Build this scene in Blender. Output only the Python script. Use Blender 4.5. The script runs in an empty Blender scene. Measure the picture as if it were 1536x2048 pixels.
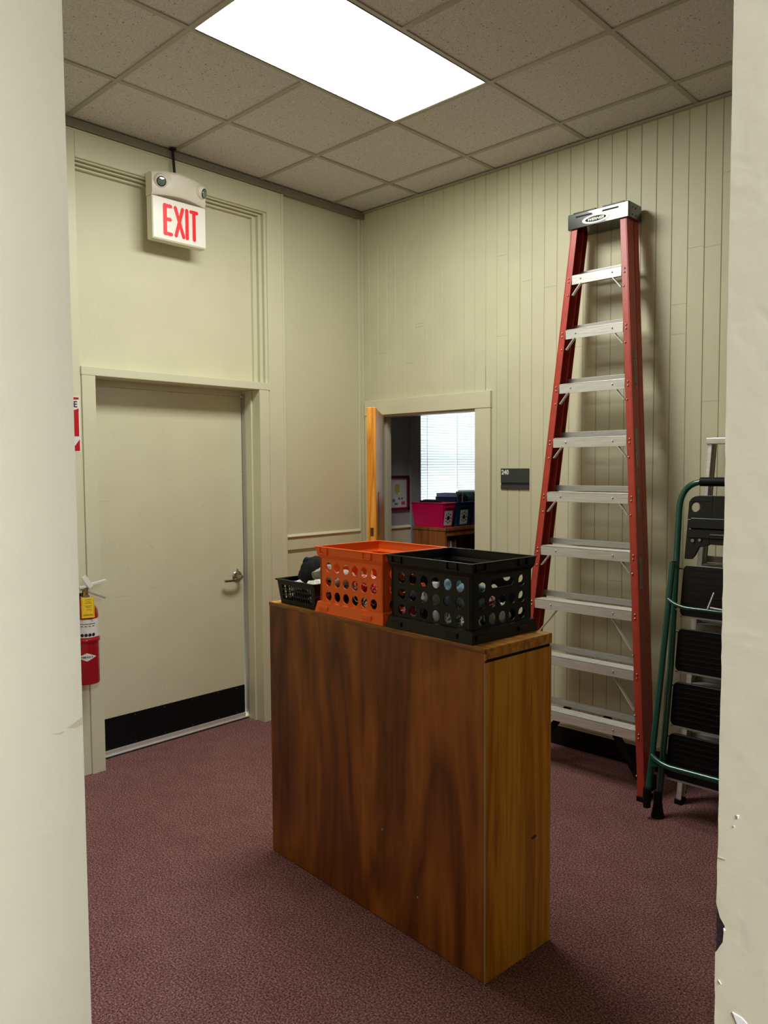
import bpy, bmesh, math, random
from mathutils import Vector, Matrix, noise

random.seed(7)
PI = math.pi
COL = bpy.context.scene.collection
CEIL = 3.42

# ------------------------------------------------------------------ materials
def srgb(r, g, b):
    def c(x):
        x /= 255.0
        return x / 12.92 if x <= 0.04045 else ((x + 0.055) / 1.055) ** 2.4
    return (c(r), c(g), c(b), 1.0)

def new_mat(name):
    m = bpy.data.materials.new(name)
    m.use_nodes = True
    return m, m.node_tree, m.node_tree.nodes['Principled BSDF']

def mat(name, col, rough=0.5, metal=0.0, bump=0.0, bscale=60.0, var=0.0, vscale=4.0, spec=0.5, emis=0.0, coat=0.0):
    m, nt, b = new_mat(name)
    b.inputs['Base Color'].default_value = col
    b.inputs['Roughness'].default_value = rough
    b.inputs['Metallic'].default_value = metal
    b.inputs['Specular IOR Level'].default_value = spec
    b.inputs['Coat Weight'].default_value = coat
    if emis:
        b.inputs['Emission Color'].default_value = col
        b.inputs['Emission Strength'].default_value = emis
    tc = nt.nodes.new('ShaderNodeTexCoord')
    if bump:
        n = nt.nodes.new('ShaderNodeTexNoise')
        n.inputs['Scale'].default_value = bscale
        n.inputs['Detail'].default_value = 4
        bp = nt.nodes.new('ShaderNodeBump')
        bp.inputs['Strength'].default_value = bump
        bp.inputs['Distance'].default_value = 0.004
        nt.links.new(tc.outputs['Object'], n.inputs['Vector'])
        nt.links.new(n.outputs['Fac'], bp.inputs['Height'])
        nt.links.new(bp.outputs['Normal'], b.inputs['Normal'])
    if var:
        n2 = nt.nodes.new('ShaderNodeTexNoise')
        n2.inputs['Scale'].default_value = vscale
        n2.inputs['Detail'].default_value = 5
        r = nt.nodes.new('ShaderNodeValToRGB')
        r.color_ramp.elements[0].position = 0.3
        r.color_ramp.elements[1].position = 0.7
        r.color_ramp.elements[0].color = tuple(c * (1 - var) for c in col[:3]) + (1,)
        r.color_ramp.elements[1].color = tuple(min(1, c * (1 + var)) for c in col[:3]) + (1,)
        nt.links.new(tc.outputs['Object'], n2.inputs['Vector'])
        nt.links.new(n2.outputs['Fac'], r.inputs['Fac'])
        nt.links.new(r.outputs['Color'], b.inputs['Base Color'])
    return m

def wood(name, dark, mid, light, scale=(14, 14, 1.1), rough=0.4, dist=3.0, fine=9.0, fw=0.5, bands=9.0):
    m, nt, b = new_mat(name)
    tc = nt.nodes.new('ShaderNodeTexCoord')
    mp = nt.nodes.new('ShaderNodeMapping')
    mp.inputs['Scale'].default_value = scale
    nt.links.new(tc.outputs['Object'], mp.inputs['Vector'])
    n = nt.nodes.new('ShaderNodeTexNoise')
    n.inputs['Scale'].default_value = 0.55
    n.inputs['Detail'].default_value = 3
    n.inputs['Distortion'].default_value = dist * 0.3
    nt.links.new(mp.outputs['Vector'], n.inputs['Vector'])
    mu = nt.nodes.new('ShaderNodeMath'); mu.operation = 'MULTIPLY'; mu.inputs[1].default_value = bands
    fr = nt.nodes.new('ShaderNodeMath'); fr.operation = 'PINGPONG'; fr.inputs[1].default_value = 1.0
    nt.links.new(n.outputs['Fac'], mu.inputs[0]); nt.links.new(mu.outputs[0], fr.inputs[0])
    mp2 = nt.nodes.new('ShaderNodeMapping')
    mp2.inputs['Scale'].default_value = (scale[0] * fine, scale[1] * fine, scale[2] * fine * .45)
    nt.links.new(tc.outputs['Object'], mp2.inputs['Vector'])
    n2 = nt.nodes.new('ShaderNodeTexNoise')
    n2.inputs['Scale'].default_value = 1.0; n2.inputs['Detail'].default_value = 4
    nt.links.new(mp2.outputs['Vector'], n2.inputs['Vector'])
    n3 = nt.nodes.new('ShaderNodeTexNoise')
    n3.inputs['Scale'].default_value = 0.22; n3.inputs['Detail'].default_value = 2
    nt.links.new(mp.outputs['Vector'], n3.inputs['Vector'])
    a = nt.nodes.new('ShaderNodeMath'); a.operation = 'MULTIPLY_ADD'; a.inputs[1].default_value = 0.28
    nt.links.new(fr.outputs[0], a.inputs[0])
    a2 = nt.nodes.new('ShaderNodeMath'); a2.operation = 'MULTIPLY_ADD'; a2.inputs[1].default_value = fw; a2.inputs[2].default_value = (0.5 - fw) * .5
    nt.links.new(n2.outputs['Fac'], a2.inputs[0]); nt.links.new(a2.outputs[0], a.inputs[2])
    a3 = nt.nodes.new('ShaderNodeMath'); a3.operation = 'MULTIPLY_ADD'; a3.inputs[1].default_value = 0.5
    nt.links.new(n3.outputs['Fac'], a3.inputs[0]); nt.links.new(a.outputs[0], a3.inputs[2])
    r = nt.nodes.new('ShaderNodeValToRGB')
    r.color_ramp.elements[0].position = 0.42; r.color_ramp.elements[0].color = dark
    r.color_ramp.elements[1].position = 0.88; r.color_ramp.elements[1].color = light
    e = r.color_ramp.elements.new(0.64); e.color = mid
    nt.links.new(a3.outputs[0], r.inputs['Fac'])
    nt.links.new(r.outputs['Color'], b.inputs['Base Color'])
    b.inputs['Roughness'].default_value = rough
    return m

def carpet_mat():
    m, nt, b = new_mat('mauve_carpet')
    tc = nt.nodes.new('ShaderNodeTexCoord')
    n = nt.nodes.new('ShaderNodeTexNoise'); n.inputs['Scale'].default_value = 150; n.inputs['Detail'].default_value = 5
    n.inputs['Roughness'].default_value = 0.75
    n1 = nt.nodes.new('ShaderNodeTexNoise'); n1.inputs['Scale'].default_value = 9; n1.inputs['Detail'].default_value = 4
    n2 = nt.nodes.new('ShaderNodeTexNoise'); n2.inputs['Scale'].default_value = 1.6; n2.inputs['Detail'].default_value = 3
    for q in (n, n1, n2): nt.links.new(tc.outputs['Object'], q.inputs['Vector'])
    r = nt.nodes.new('ShaderNodeValToRGB')
    r.color_ramp.elements[0].position = 0.36; r.color_ramp.elements[0].color = srgb(48, 28, 30)
    r.color_ramp.elements[1].position = 0.66; r.color_ramp.elements[1].color = srgb(206, 160, 156)
    e = r.color_ramp.elements.new(0.5); e.color = srgb(134, 92, 90)
    nt.links.new(n.outputs['Fac'], r.inputs['Fac'])
    mx = nt.nodes.new('ShaderNodeMix'); mx.data_type = 'RGBA'; mx.blend_type = 'MULTIPLY'
    mx.inputs['Factor'].default_value = 1.0
    r2 = nt.nodes.new('ShaderNodeValToRGB')
    r2.color_ramp.elements[0].position = 0.35; r2.color_ramp.elements[0].color = (0.80, 0.74, 0.76, 1)
    r2.color_ramp.elements[1].position = 0.65; r2.color_ramp.elements[1].color = (1, 1, 1, 1)
    ad = nt.nodes.new('ShaderNodeMath'); ad.operation = 'MULTIPLY_ADD'; ad.inputs[1].default_value = 0.5
    hf = nt.nodes.new('ShaderNodeMath'); hf.operation = 'MULTIPLY'; hf.inputs[1].default_value = 0.5
    nt.links.new(n2.outputs['Fac'], hf.inputs[0]); nt.links.new(n1.outputs['Fac'], ad.inputs[0]); nt.links.new(hf.outputs[0], ad.inputs[2])
    nt.links.new(ad.outputs[0], r2.inputs['Fac'])
    nt.links.new(r.outputs['Color'], mx.inputs['A']); nt.links.new(r2.outputs['Color'], mx.inputs['B'])
    nt.links.new(mx.outputs['Result'], b.inputs['Base Color'])
    bp = nt.nodes.new('ShaderNodeBump'); bp.inputs['Strength'].default_value = 0.7; bp.inputs['Distance'].default_value = 0.006
    nt.links.new(n.outputs['Fac'], bp.inputs['Height']); nt.links.new(bp.outputs['Normal'], b.inputs['Normal'])
    b.inputs['Roughness'].default_value = 1.0
    b.inputs['Specular IOR Level'].default_value = 0.1
    return m

def tile_mat():
    m, nt, b = new_mat('pitted_ceiling_tile')
    tc = nt.nodes.new('ShaderNodeTexCoord')
    # sparse wormhole pits
    nd = nt.nodes.new('ShaderNodeTexNoise'); nd.inputs['Scale'].default_value = 60; nd.inputs['Detail'].default_value = 2
    nt.links.new(tc.outputs['Object'], nd.inputs['Vector'])
    mxv = nt.nodes.new('ShaderNodeVectorMath'); mxv.operation = 'MULTIPLY_ADD'
    mxv.inputs[1].default_value = (0.010, 0.010, 0.0)
    nt.links.new(nd.outputs['Color'], mxv.inputs[0]); nt.links.new(tc.outputs['Object'], mxv.inputs[2])
    v = nt.nodes.new('ShaderNodeTexVoronoi'); v.inputs['Scale'].default_value = 50; v.inputs['Randomness'].default_value = 1.0
    nt.links.new(mxv.outputs['Vector'], v.inputs['Vector'])
    r = nt.nodes.new('ShaderNodeValToRGB'); r.color_ramp.interpolation = 'LINEAR'
    r.color_ramp.elements[0].position = 0.08; r.color_ramp.elements[0].color = (1, 1, 1, 1)
    r.color_ramp.elements[1].position = 0.19; r.color_ramp.elements[1].color = (0, 0, 0, 1)
    nt.links.new(v.outputs['Distance'], r.inputs['Fac'])
    # only some cells are pitted
    sp = nt.nodes.new('ShaderNodeSeparateColor'); nt.links.new(v.outputs['Color'], sp.inputs['Color'])
    gt = nt.nodes.new('ShaderNodeMath'); gt.operation = 'GREATER_THAN'; gt.inputs[1].default_value = 0.45
    nt.links.new(sp.outputs['Red'], gt.inputs[0])
    mul = nt.nodes.new('ShaderNodeMath'); mul.operation = 'MULTIPLY'
    nt.links.new(r.outputs['Color'], mul.inputs[0]); nt.links.new(gt.outputs[0], mul.inputs[1])
    n = nt.nodes.new('ShaderNodeTexNoise'); n.inputs['Scale'].default_value = 230; n.inputs['Detail'].default_value = 3
    nt.links.new(tc.outputs['Object'], n.inputs['Vector'])
    r2 = nt.nodes.new('ShaderNodeValToRGB')
    r2.color_ramp.elements[0].position = 0.3; r2.color_ramp.elements[0].color = srgb(188, 184, 184)
    r2.color_ramp.elements[1].position = 0.7; r2.color_ramp.elements[1].color = srgb(230, 227, 226)
    nt.links.new(n.outputs['Fac'], r2.inputs['Fac'])
    mx = nt.nodes.new('ShaderNodeMix'); mx.data_type = 'RGBA'
    mx.inputs['B'].default_value = srgb(72, 62, 54)
    nt.links.new(mul.outputs[0], mx.inputs['Factor']); nt.links.new(r2.outputs['Color'], mx.inputs['A'])
    nt.links.new(mx.outputs['Result'], b.inputs['Base Color'])
    bp = nt.nodes.new('ShaderNodeBump'); bp.inputs['Strength'].default_value = 0.25; bp.inputs['Distance'].default_value = 0.002
    nt.links.new(n.outputs['Fac'], bp.inputs['Height']); nt.links.new(bp.outputs['Normal'], b.inputs['Normal'])
    b.inputs['Roughness'].default_value = 0.95
    b.inputs['Specular IOR Level'].default_value = 0.15
    return m

def emit_mat(name, col, s):
    m = bpy.data.materials.new(name); m.use_nodes = True
    nt = m.node_tree; nt.nodes.clear()
    e = nt.nodes.new('ShaderNodeEmission'); e.inputs['Color'].default_value = col; e.inputs['Strength'].default_value = s
    o = nt.nodes.new('ShaderNodeOutputMaterial'); nt.links.new(e.outputs[0], o.inputs[0])
    return m

def blind_mat():
    m = bpy.data.materials.new('white_blind_slat'); m.use_nodes = True
    nt = m.node_tree; nt.nodes.clear()
    d = nt.nodes.new('ShaderNodeBsdfDiffuse'); d.inputs['Color'].default_value = (0.90, 0.91, 0.91, 1)
    t = nt.nodes.new('ShaderNodeBsdfTranslucent'); t.inputs['Color'].default_value = (0.90, 0.93, 0.93, 1)
    mx = nt.nodes.new('ShaderNodeMixShader'); mx.inputs[0].default_value = 0.45
    o = nt.nodes.new('ShaderNodeOutputMaterial')
    nt.links.new(d.outputs[0], mx.inputs[1]); nt.links.new(t.outputs[0], mx.inputs[2]); nt.links.new(mx.outputs[0], o.inputs[0])
    return m

def brushed(name, col, rough=0.35):
    m, nt, b = new_mat(name)
    b.inputs['Metallic'].default_value = 0.5
    tc = nt.nodes.new('ShaderNodeTexCoord')
    mp = nt.nodes.new('ShaderNodeMapping'); mp.inputs['Scale'].default_value = (3, 90, 90)
    n = nt.nodes.new('ShaderNodeTexNoise'); n.inputs['Scale'].default_value = 3; n.inputs['Detail'].default_value = 4
    nt.links.new(tc.outputs['Object'], mp.inputs['Vector']); nt.links.new(mp.outputs['Vector'], n.inputs['Vector'])
    r = nt.nodes.new('ShaderNodeValToRGB')
    r.color_ramp.elements[0].position = 0.3; r.color_ramp.elements[0].color = tuple(c * 0.72 for c in col[:3]) + (1,)
    r.color_ramp.elements[1].position = 0.7; r.color_ramp.elements[1].color = col
    nt.links.new(n.outputs['Fac'], r.inputs['Fac']); nt.links.new(r.outputs['Color'], b.inputs['Base Color'])
    b.inputs['Roughness'].default_value = rough
    return m

WALL_C = srgb(206, 203, 173)
M = {
 'wall': mat('painted_plaster', WALL_C, 0.62, bump=0.12, bscale=60, var=0.03, vscale=2),
 'wall_board': mat('painted_board', srgb(204, 201, 171), 0.55, bump=0.3, bscale=25, var=0.05, vscale=3),
 'trim': mat('painted_trim', srgb(212, 209, 180), 0.45, bump=0.15, bscale=30, var=0.03, vscale=3),
 'door': mat('painted_door', srgb(212, 208, 178), 0.5, bump=0.2, bscale=50, var=0.025, vscale=5),
 'scuff': mat('scuff_grey', srgb(172, 165, 138), 0.8),
 'angle': mat('ceiling_angle_paint', srgb(128, 124, 106), 0.5),
 'tbar': mat('ceiling_grid_metal', srgb(170, 164, 148), 0.45),
 'tile': tile_mat(),
 'carpet': carpet_mat(),
 'lamp': emit_mat('lit_diffuser', (1.0, 1.0, 0.93, 1), 12.0),
 'hall_lamp': emit_mat('lit_hall_diffuser', (0.92, 0.98, 1.22, 1), 54.0),
 'lamp_frame': mat('lamp_frame_white', srgb(205, 203, 196), 0.4),
 'back_wood': wood('dark_veneer', srgb(82, 38, 6), srgb(130, 70, 16), srgb(172, 104, 34), scale=(5.6, 5.6, 1.25), rough=0.4, fine=7.0, fw=.32, bands=8.0),
 'oak': wood('oak_veneer', srgb(180, 112, 16), srgb(220, 150, 34), srgb(242, 180, 60), scale=(26, 26, 1.5), dist=0.8, rough=0.4),
 'oak_top': wood('oak_edge', srgb(160, 102, 32), srgb(206, 140, 54), srgb(228, 168, 78), scale=(2, 26, 26), dist=0.8, rough=0.4),
 'oak_edge': wood('oak_edge_band', srgb(112, 68, 22), srgb(148, 96, 36), srgb(172, 118, 52), scale=(2, 26, 26), rough=0.45, dist=0.8),
 'oak_door': wood('oak_door', srgb(176, 104, 26), srgb(226, 146, 48), srgb(246, 176, 76), scale=(30, 30, 1.6), dist=0.8, rough=0.35),
 'oak_dark': wood('brown_shelf_wood', srgb(112, 62, 28), srgb(150, 88, 44), srgb(178, 112, 62), scale=(16, 16, 1.6), dist=0.8, rough=0.4),
 'edge_white': mat('pale_edge', srgb(196, 176, 140), 0.6),
 'black': mat('black_plastic', srgb(9, 9, 10), 0.33, var=0.1, vscale=8, spec=.35),
 'black_matte': mat('black_rubber', srgb(9, 9, 10), 0.6, bump=0.1, spec=.25),
 'cap': mat('ladder_cap_plastic', srgb(14, 15, 17), 0.22, var=0.1, vscale=8, coat=.5),
 'kick': mat('black_kick_plate', srgb(8, 11, 14), 0.55, spec=.2),
 'orange': mat('orange_plastic', (1.0, 0.15, 0.008, 1), 0.4, var=0.03, vscale=6),
 'red_fg': mat('red_fibreglass', srgb(172, 60, 46), 0.38, bump=0.12, bscale=200, var=0.12, vscale=18),
 'alum': brushed('aluminium', (0.84, 0.83, 0.79, 1), 0.36),
 'alum_dark': brushed('dull_aluminium', (0.50, 0.49, 0.46, 1), 0.42),
 'steel': mat('satin_nickel', srgb(165, 158, 146), 0.22, metal=1.0, var=0.05, vscale=10),
 'green': mat('green_enamel', srgb(14, 76, 64), 0.25, var=0.08, vscale=6, coat=0.4),
 'sign_white': mat('sign_housing_white', srgb(232, 226, 208), 0.4, var=0.015),
 'sign_panel': mat('sign_panel_acrylic', srgb(236, 232, 220), 0.25, emis=0.05),
 'sign_red': mat('sign_letters_red', srgb(226, 0, 26), 0.35, emis=0.12),
 'glass_lamp': mat('lamp_lens', srgb(150, 165, 160), 0.08, metal=0.6),
 'chrome': mat('chrome', srgb(210, 210, 208), 0.1, metal=1.0),
 'ext_red': mat('extinguisher_red', srgb(160, 12, 28), 0.25, var=0.04, coat=0.4),
 'label_white': mat('label_white', srgb(225, 222, 216), 0.5, var=0.03, vscale=40),
 'label_grey': mat('label_worn', srgb(150, 138, 126), 0.6, var=.25, vscale=60),
 'ink': mat('label_ink', srgb(24, 22, 22), 0.5),
 'tag_yellow': mat('tag_yellow', srgb(246, 206, 28), 0.5, var=0.05, vscale=60),
 'tag_line': mat('tag_print', srgb(120, 96, 20), 0.6),
 'ext_white': mat('white_lever', srgb(222, 220, 212), 0.3),
 'sticker_red': mat('sticker_red', srgb(184, 14, 30), 0.4),
 'plate_grey': mat('room_plate_charcoal', srgb(54, 58, 58), 0.4, var=0.04),
 'plate_dark': mat('room_plate_slot', srgb(14, 15, 15), 0.5),
 'white': mat('white_paint', srgb(236, 236, 232), 0.4),
 'blind': blind_mat(),
 'back_wall': mat('blue_grey_paint', srgb(150, 156, 160), 0.7, bump=0.1),
 'frame_maroon': mat('maroon_frame', srgb(98, 22, 36), 0.3),
 'mat_board': mat('mat_board', srgb(196, 198, 200), 0.7),
 'pink': mat('pink_bin_plastic', srgb(226, 12, 96), 0.35),
 'blue': mat('blue_bin_plastic', srgb(16, 62, 98), 0.35),
 'purple': mat('purple_bin_plastic', srgb(86, 46, 128), 0.35),
 'bead_metal': mat('bare_corner_bead', srgb(74, 76, 80), 0.35, metal=0.9, bump=0.6, bscale=300, var=0.4, vscale=220),
 'chip_white': mat('bare_plaster_chip', srgb(238, 236, 226), 0.8),
 'stain': mat('tan_smear', srgb(186, 176, 142), 0.7),
 'foot_grey': mat('grey_paint', srgb(120, 118, 110), 0.5),
 'dark_gap': mat('dark_gap', srgb(84, 78, 60), 0.8),
}

# ------------------------------------------------------------------ geometry helpers
class Fr:
    """local frame: pt(a,b,c) = o + a*u + b*v + c*w"""
    def __init__(s, o=(0, 0, 0), u=(1, 0, 0), v=(0, 1, 0), w=(0, 0, 1)):
        s.o = Vector(o); s.u = Vector(u).normalized(); s.v = Vector(v).normalized(); s.w = Vector(w).normalized()
    def p(s, a, b, c=0.0):
        return s.o + s.u * a + s.v * b + s.w * c
W0 = Fr()

class MB:
    def __init__(s):
        s.v = []; s.f = []
    def add(s, vs, fs):
        n = len(s.v)
        s.v += [Vector(x) for x in vs]
        s.f += [tuple(i + n for i in f) for f in fs]
        return s
    def box(s, a0, a1, b0, b1, c0, c1, fr=W0):
        vs = [fr.p(a, b, c) for a in (a0, a1) for b in (b0, b1) for c in (c0, c1)]
        s.add(vs, [(0, 1, 3, 2), (4, 6, 7, 5), (0, 4, 5, 1), (2, 3, 7, 6), (0, 2, 6, 4), (1, 5, 7, 3)])
        return s
    def prism(s, poly, c0, c1, fr=W0):
        n = len(poly)
        vs = [fr.p(a, b, c0) for a, b in poly] + [fr.p(a, b, c1) for a, b in poly]
        fs = [tuple(range(n))[::-1], tuple(range(n, 2 * n))]
        fs += [(i, (i + 1) % n, n + (i + 1) % n, n + i) for i in range(n)]
        return s.add(vs, fs)
    def beam(s, p0, p1, side, w, d, w1=None, d1=None):
        """bar from p0 to p1; side = direction of width w; d = depth across"""
        p0 = Vector(p0); p1 = Vector(p1); t = (p1 - p0).normalized()
        sd = Vector(side); sd = (sd - t * sd.dot(t)).normalized(); nn = t.cross(sd)
        w1 = w if w1 is None else w1; d1 = d if d1 is None else d1
        vs = []
        for p, ww, dd in ((p0, w, d), (p1, w1, d1)):
            for i, j in ((-1, -1), (1, -1), (1, 1), (-1, 1)):
                vs.append(p + sd * (i * ww / 2) + nn * (j * dd / 2))
        return s.add(vs, [(3, 2, 1, 0), (4, 5, 6, 7), (0, 1, 5, 4), (1, 2, 6, 5), (2, 3, 7, 6), (3, 0, 4, 7)])
    def tube(s, pts, r, seg=14, closed=False, caps=True, r1=None):
        pts = [Vector(p) for p in pts]; n = len(pts)
        ref = Vector((0, 0, 1)); prev = None; rings = []
        for i, p in enumerate(pts):
            if closed: t = pts[(i + 1) % n] - pts[i - 1]
            else: t = pts[min(i + 1, n - 1)] - pts[max(i - 1, 0)]
            t.normalize()
            if prev is None:
                q = ref if abs(t.z) < 0.9 else Vector((1, 0, 0))
                a = t.cross(q).normalized()
            else:
                a = (prev - t * prev.dot(t)).normalized()
            prev = a; b = t.cross(a)
            rr = r if r1 is None else r + (r1 - r) * i / (n - 1)
            rings.append([p + (a * math.cos(2 * PI * k / seg) + b * math.sin(2 * PI * k / seg)) * rr for k in range(seg)])
        vs = [v for rg in rings for v in rg]; fs = []
        m = n if closed else n - 1
        for i in range(m):
            j = (i + 1) % n
            for k in range(seg):
                fs.append((i * seg + k, i * seg + (k + 1) % seg, j * seg + (k + 1) % seg, j * seg + k))
        if caps and not closed:
            fs.append(tuple(range(seg))[::-1]); fs.append(tuple((n - 1) * seg + k for k in range(seg)))
        return s.add(vs, fs)
    def lathe(s, prof, fr=W0, seg=28):
        """prof: list of (radius, height along w)"""
        vs = []; fs = []
        for r, h in prof:
            for k in range(seg):
                vs.append(fr.p(r * math.cos(2 * PI * k / seg), r * math.sin(2 * PI * k / seg), h))
        for i in range(len(prof) - 1):
            for k in range(seg):
                fs.append((i * seg + k, i * seg + (k + 1) % seg, (i + 1) * seg + (k + 1) % seg, (i + 1) * seg + k))
        fs.append(tuple(range(seg))[::-1]); fs.append(tuple((len(prof) - 1) * seg + k for k in range(seg)))
        return s.add(vs, fs)
    def ball(s, c, r, seg=12):
        prof = [(max(1e-4, r * math.sin(PI * i / 8)), -r * math.cos(PI * i / 8)) for i in range(9)]
        return s.lathe(prof, Fr(c), seg)
    def holed(s, cells, t, fr):
        """panel made of rectangular cells (a0,a1,b0,b1,hole) with hole None or (ca,cb,rx,ry,power); thickness t along w"""
        for a0, a1, b0, b1, h in cells:
            if h is None:
                s.box(a0, a1, b0, b1, 0, t, fr); continue
            ca, cb, rx, ry, pw = h
            angs = [2 * PI * k / 24 for k in range(24)]
            for x, y in ((a0, b0), (a1, b0), (a1, b1), (a0, b1)):
                angs.append(math.atan2(y - cb, x - ca) % (2 * PI))
            angs = sorted(angs); n = len(angs); inn = []; out = []
            for g in angs:
                c, sn = math.cos(g), math.sin(g)
                rr = (abs(c / rx) ** pw + abs(sn / ry) ** pw) ** (-1.0 / pw)
                inn.append((ca + c * rr, cb + sn * rr))
                k = 1e9
                if c > 1e-9: k = min(k, (a1 - ca) / c)
                if c < -1e-9: k = min(k, (a0 - ca) / c)
                if sn > 1e-9: k = min(k, (b1 - cb) / sn)
                if sn < -1e-9: k = min(k, (b0 - cb) / sn)
                out.append((ca + c * k, cb + sn * k))
            vs = [fr.p(a, b, 0) for a, b in inn] + [fr.p(a, b, 0) for a, b in out] + [fr.p(a, b, t) for a, b in inn] + [fr.p(a, b, t) for a, b in out]
            fs = []
            for i in range(n):
                j = (i + 1) % n
                fs += [(n + i, n + j, j, i), (2 * n + i, 2 * n + j, 3 * n + j, 3 * n + i), (i, j, 2 * n + j, 2 * n + i)]
            s.add(vs, fs)
        return s
    def build(s, name, material, parent=None, origin=None, bevel=0.0, smooth=False, bseg=2):
        root = origin if origin is not None else (WORG.get(parent.name, Vector((0, 0, 0))) if parent else Vector((0, 0, 0)))
        root = Vector(root)
        me = bpy.data.meshes.new(name)
        me.from_pydata([tuple(v - root) for v in s.v], [], s.f)
        me.validate(); me.update()
        bm = bmesh.new(); bm.from_mesh(me)
        bmesh.ops.recalc_face_normals(bm, faces=bm.faces)
        bm.to_mesh(me); bm.free()
        o = bpy.data.objects.new(name, me); COL.objects.link(o)
        me.materials.append(material)
        if parent:
            o.parent = parent
        else:
            o.location = root
        WORG[o.name] = root
        if smooth:
            for p in me.polygons: p.use_smooth = True
            md = o.modifiers.new('split', 'EDGE_SPLIT'); md.split_angle = math.radians(40)
        if bevel:
            b = o.modifiers.new('bevel', 'BEVEL'); b.width = bevel; b.segments = bseg
            b.limit_method = 'ANGLE'; b.angle_limit = math.radians(35)
        return o
WORG = {}

def thing(name, label, cat, loc, group=None):
    o = bpy.data.objects.new(name, None); COL.objects.link(o)
    o.location = loc; o.empty_display_size = 0.05
    o['label'] = label; o['category'] = cat
    if group: o['group'] = group
    WORG[o.name] = Vector(loc)
    return o

def tag(o, label, cat, group=None):
    o['label'] = label; o['category'] = cat
    if group: o['group'] = group
    return o

def struct(o):
    o['kind'] = 'structure'; return o

def text_mb(txt, fr, h, depth=0.0006, bold=0.0, shear=0.0, sx=1.0, align='LEFT', mb=None):
    cu = bpy.data.curves.new('t', 'FONT'); cu.body = txt; cu.size = 1.0; cu.offset = bold; cu.shear = shear
    cu.align_x = align; cu.resolution_u = 3
    o = bpy.data.objects.new('t', cu); COL.objects.link(o)
    bpy.context.view_layer.update()
    me = bpy.data.meshes.new_from_object(o.evaluated_get(bpy.context.evaluated_depsgraph_get()))
    k = h / 0.69
    mb = mb or MB()
    n = len(me.vertices)
    vs = [fr.p(v.co.x * k * sx, v.co.y * k, 0) for v in me.vertices] + [fr.p(v.co.x * k * sx, v.co.y * k, depth) for v in me.vertices]
    fs = [tuple(p.vertices)[::-1] for p in me.polygons] + [tuple(i + n for i in p.vertices) for p in me.polygons]
    cnt = {}
    for p in me.polygons:
        for a, b in p.edge_keys: cnt[(a, b)] = cnt.get((a, b), 0) + 1
    for (a, b), c in cnt.items():
        if c == 1: fs.append((a, b, b + n, a + n))
    mb.add(vs, fs)
    bpy.data.objects.remove(o); bpy.data.curves.remove(cu); bpy.data.meshes.remove(me)
    return mb

# ================================================================== SETTING
XR = 5.6            # right wall of the room
YF = -3.1997        # room face of the wall with the opening
YN = -3.40          # hall face of that wall
XL, XRO = 2.36, 3.770
HX1, HY0 = 6.2, -9.5

struct(MB().box(-0.6, HX1, HY0, 4.2, -0.08, 0.0).build('floor', M['carpet']))
# ceiling: tiles slab with a hole for the lamp
LX0, LX1, LY0, LY1 = 1.156, 1.756, -2.112, -0.905
HLX0, HLX1, HLY0, HLY1 = 5.5, 6.1, -4.62, -3.44
c = MB()
def slab_with_hole(mb, x0, x1, y0, y1, hx0, hx1, hy0, hy1, z0, z1):
    mb.box(x0, hx0, y0, y1, z0, z1); mb.box(hx1, x1, y0, y1, z0, z1)
    mb.box(hx0, hx1, y0, hy0, z0, z1); mb.box(hx0, hx1, hy1, y1, z0, z1)
slab_with_hole(c, 0.0, XR, YF, 0.0, LX0, LX1, LY0, LY1, CEIL, CEIL + 0.03)
slab_with_hole(c, 1.2, HX1, HY0, YN, HLX0, HLX1, HLY0, HLY1, CEIL, CEIL + 0.03)
c.box(0.0, 3.2, 0.085, 4.2, CEIL, CEIL + 0.03)
c.box(0.0, XR, 0.0, 0.085, CEIL, CEIL + 0.03); c.box(0.0, HX1, YN, YF, CEIL, CEIL + 0.03)
ceil_o = struct(c.build('ceiling', M['tile']))
# grid bars
g = MB()
T = 0.6096; bw = 0.012
x0g, y0g = 0.5417, -0.2878
def hbar(xc=None, yc=None, a=0, b=1):
    if xc is not None:
        g.box(xc - bw, xc + bw, a, b, CEIL - 0.006, CEIL + 0.001)
    else:
        g.box(a, b, yc - bw, yc + bw, CEIL - 0.0065, CEIL + 0.001)
for k in range(9):
    if x0g + k * T < XR: hbar(xc=x0g + k * T, a=YF, b=0)
for k in range(5):
    yy = y0g - k * T
    if k in (2,):
        hbar(yc=yy, a=0, b=x0g + T - bw); hbar(yc=yy, a=x0g + 2 * T + bw, b=XR)
    else: hbar(yc=yy, a=0, b=XR)
struct(g.build('trim_1', M['tbar']))
# wall angle round the ceiling
a = MB()
a.box(0.0, 0.034, YF, 0.0, CEIL - 0.052, CEIL - 0.0066)
struct(a.build('trim_2', M['angle'], bevel=0.004))
a = MB(); a.box(0.034, XR, -0.022, 0.0, CEIL - 0.016, CEIL - 0.0066)
struct(a.build('trim_3', M['tbar']))

# left wall: room part, pocket behind the tall framing, other room part with a window hole
PX = -0.045
w = MB()
w.box(-0.25, 0, YF - 0.2, -2.20, 0, CEIL)
w.box(-0.25, 0, -2.20, -2.085, 0, CEIL)
w.box(-0.25, 0, -0.85, -0.0, 0, 1.064); w.box(-0.25, -0.012, -0.85, 0, 1.064, 1.088); w.box(-0.25, 0, -0.85, 0, 1.088, CEIL)
w.box(-0.25, 0, -2.085, -0.85, 3.23, CEIL)
struct(w.build('wall_left', M['wall']))
w = MB()
w.box(-0.18, PX, -2.085, -0.85, 2.16, 3.23)
struct(w.build('wall_transom', M['door']))
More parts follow.
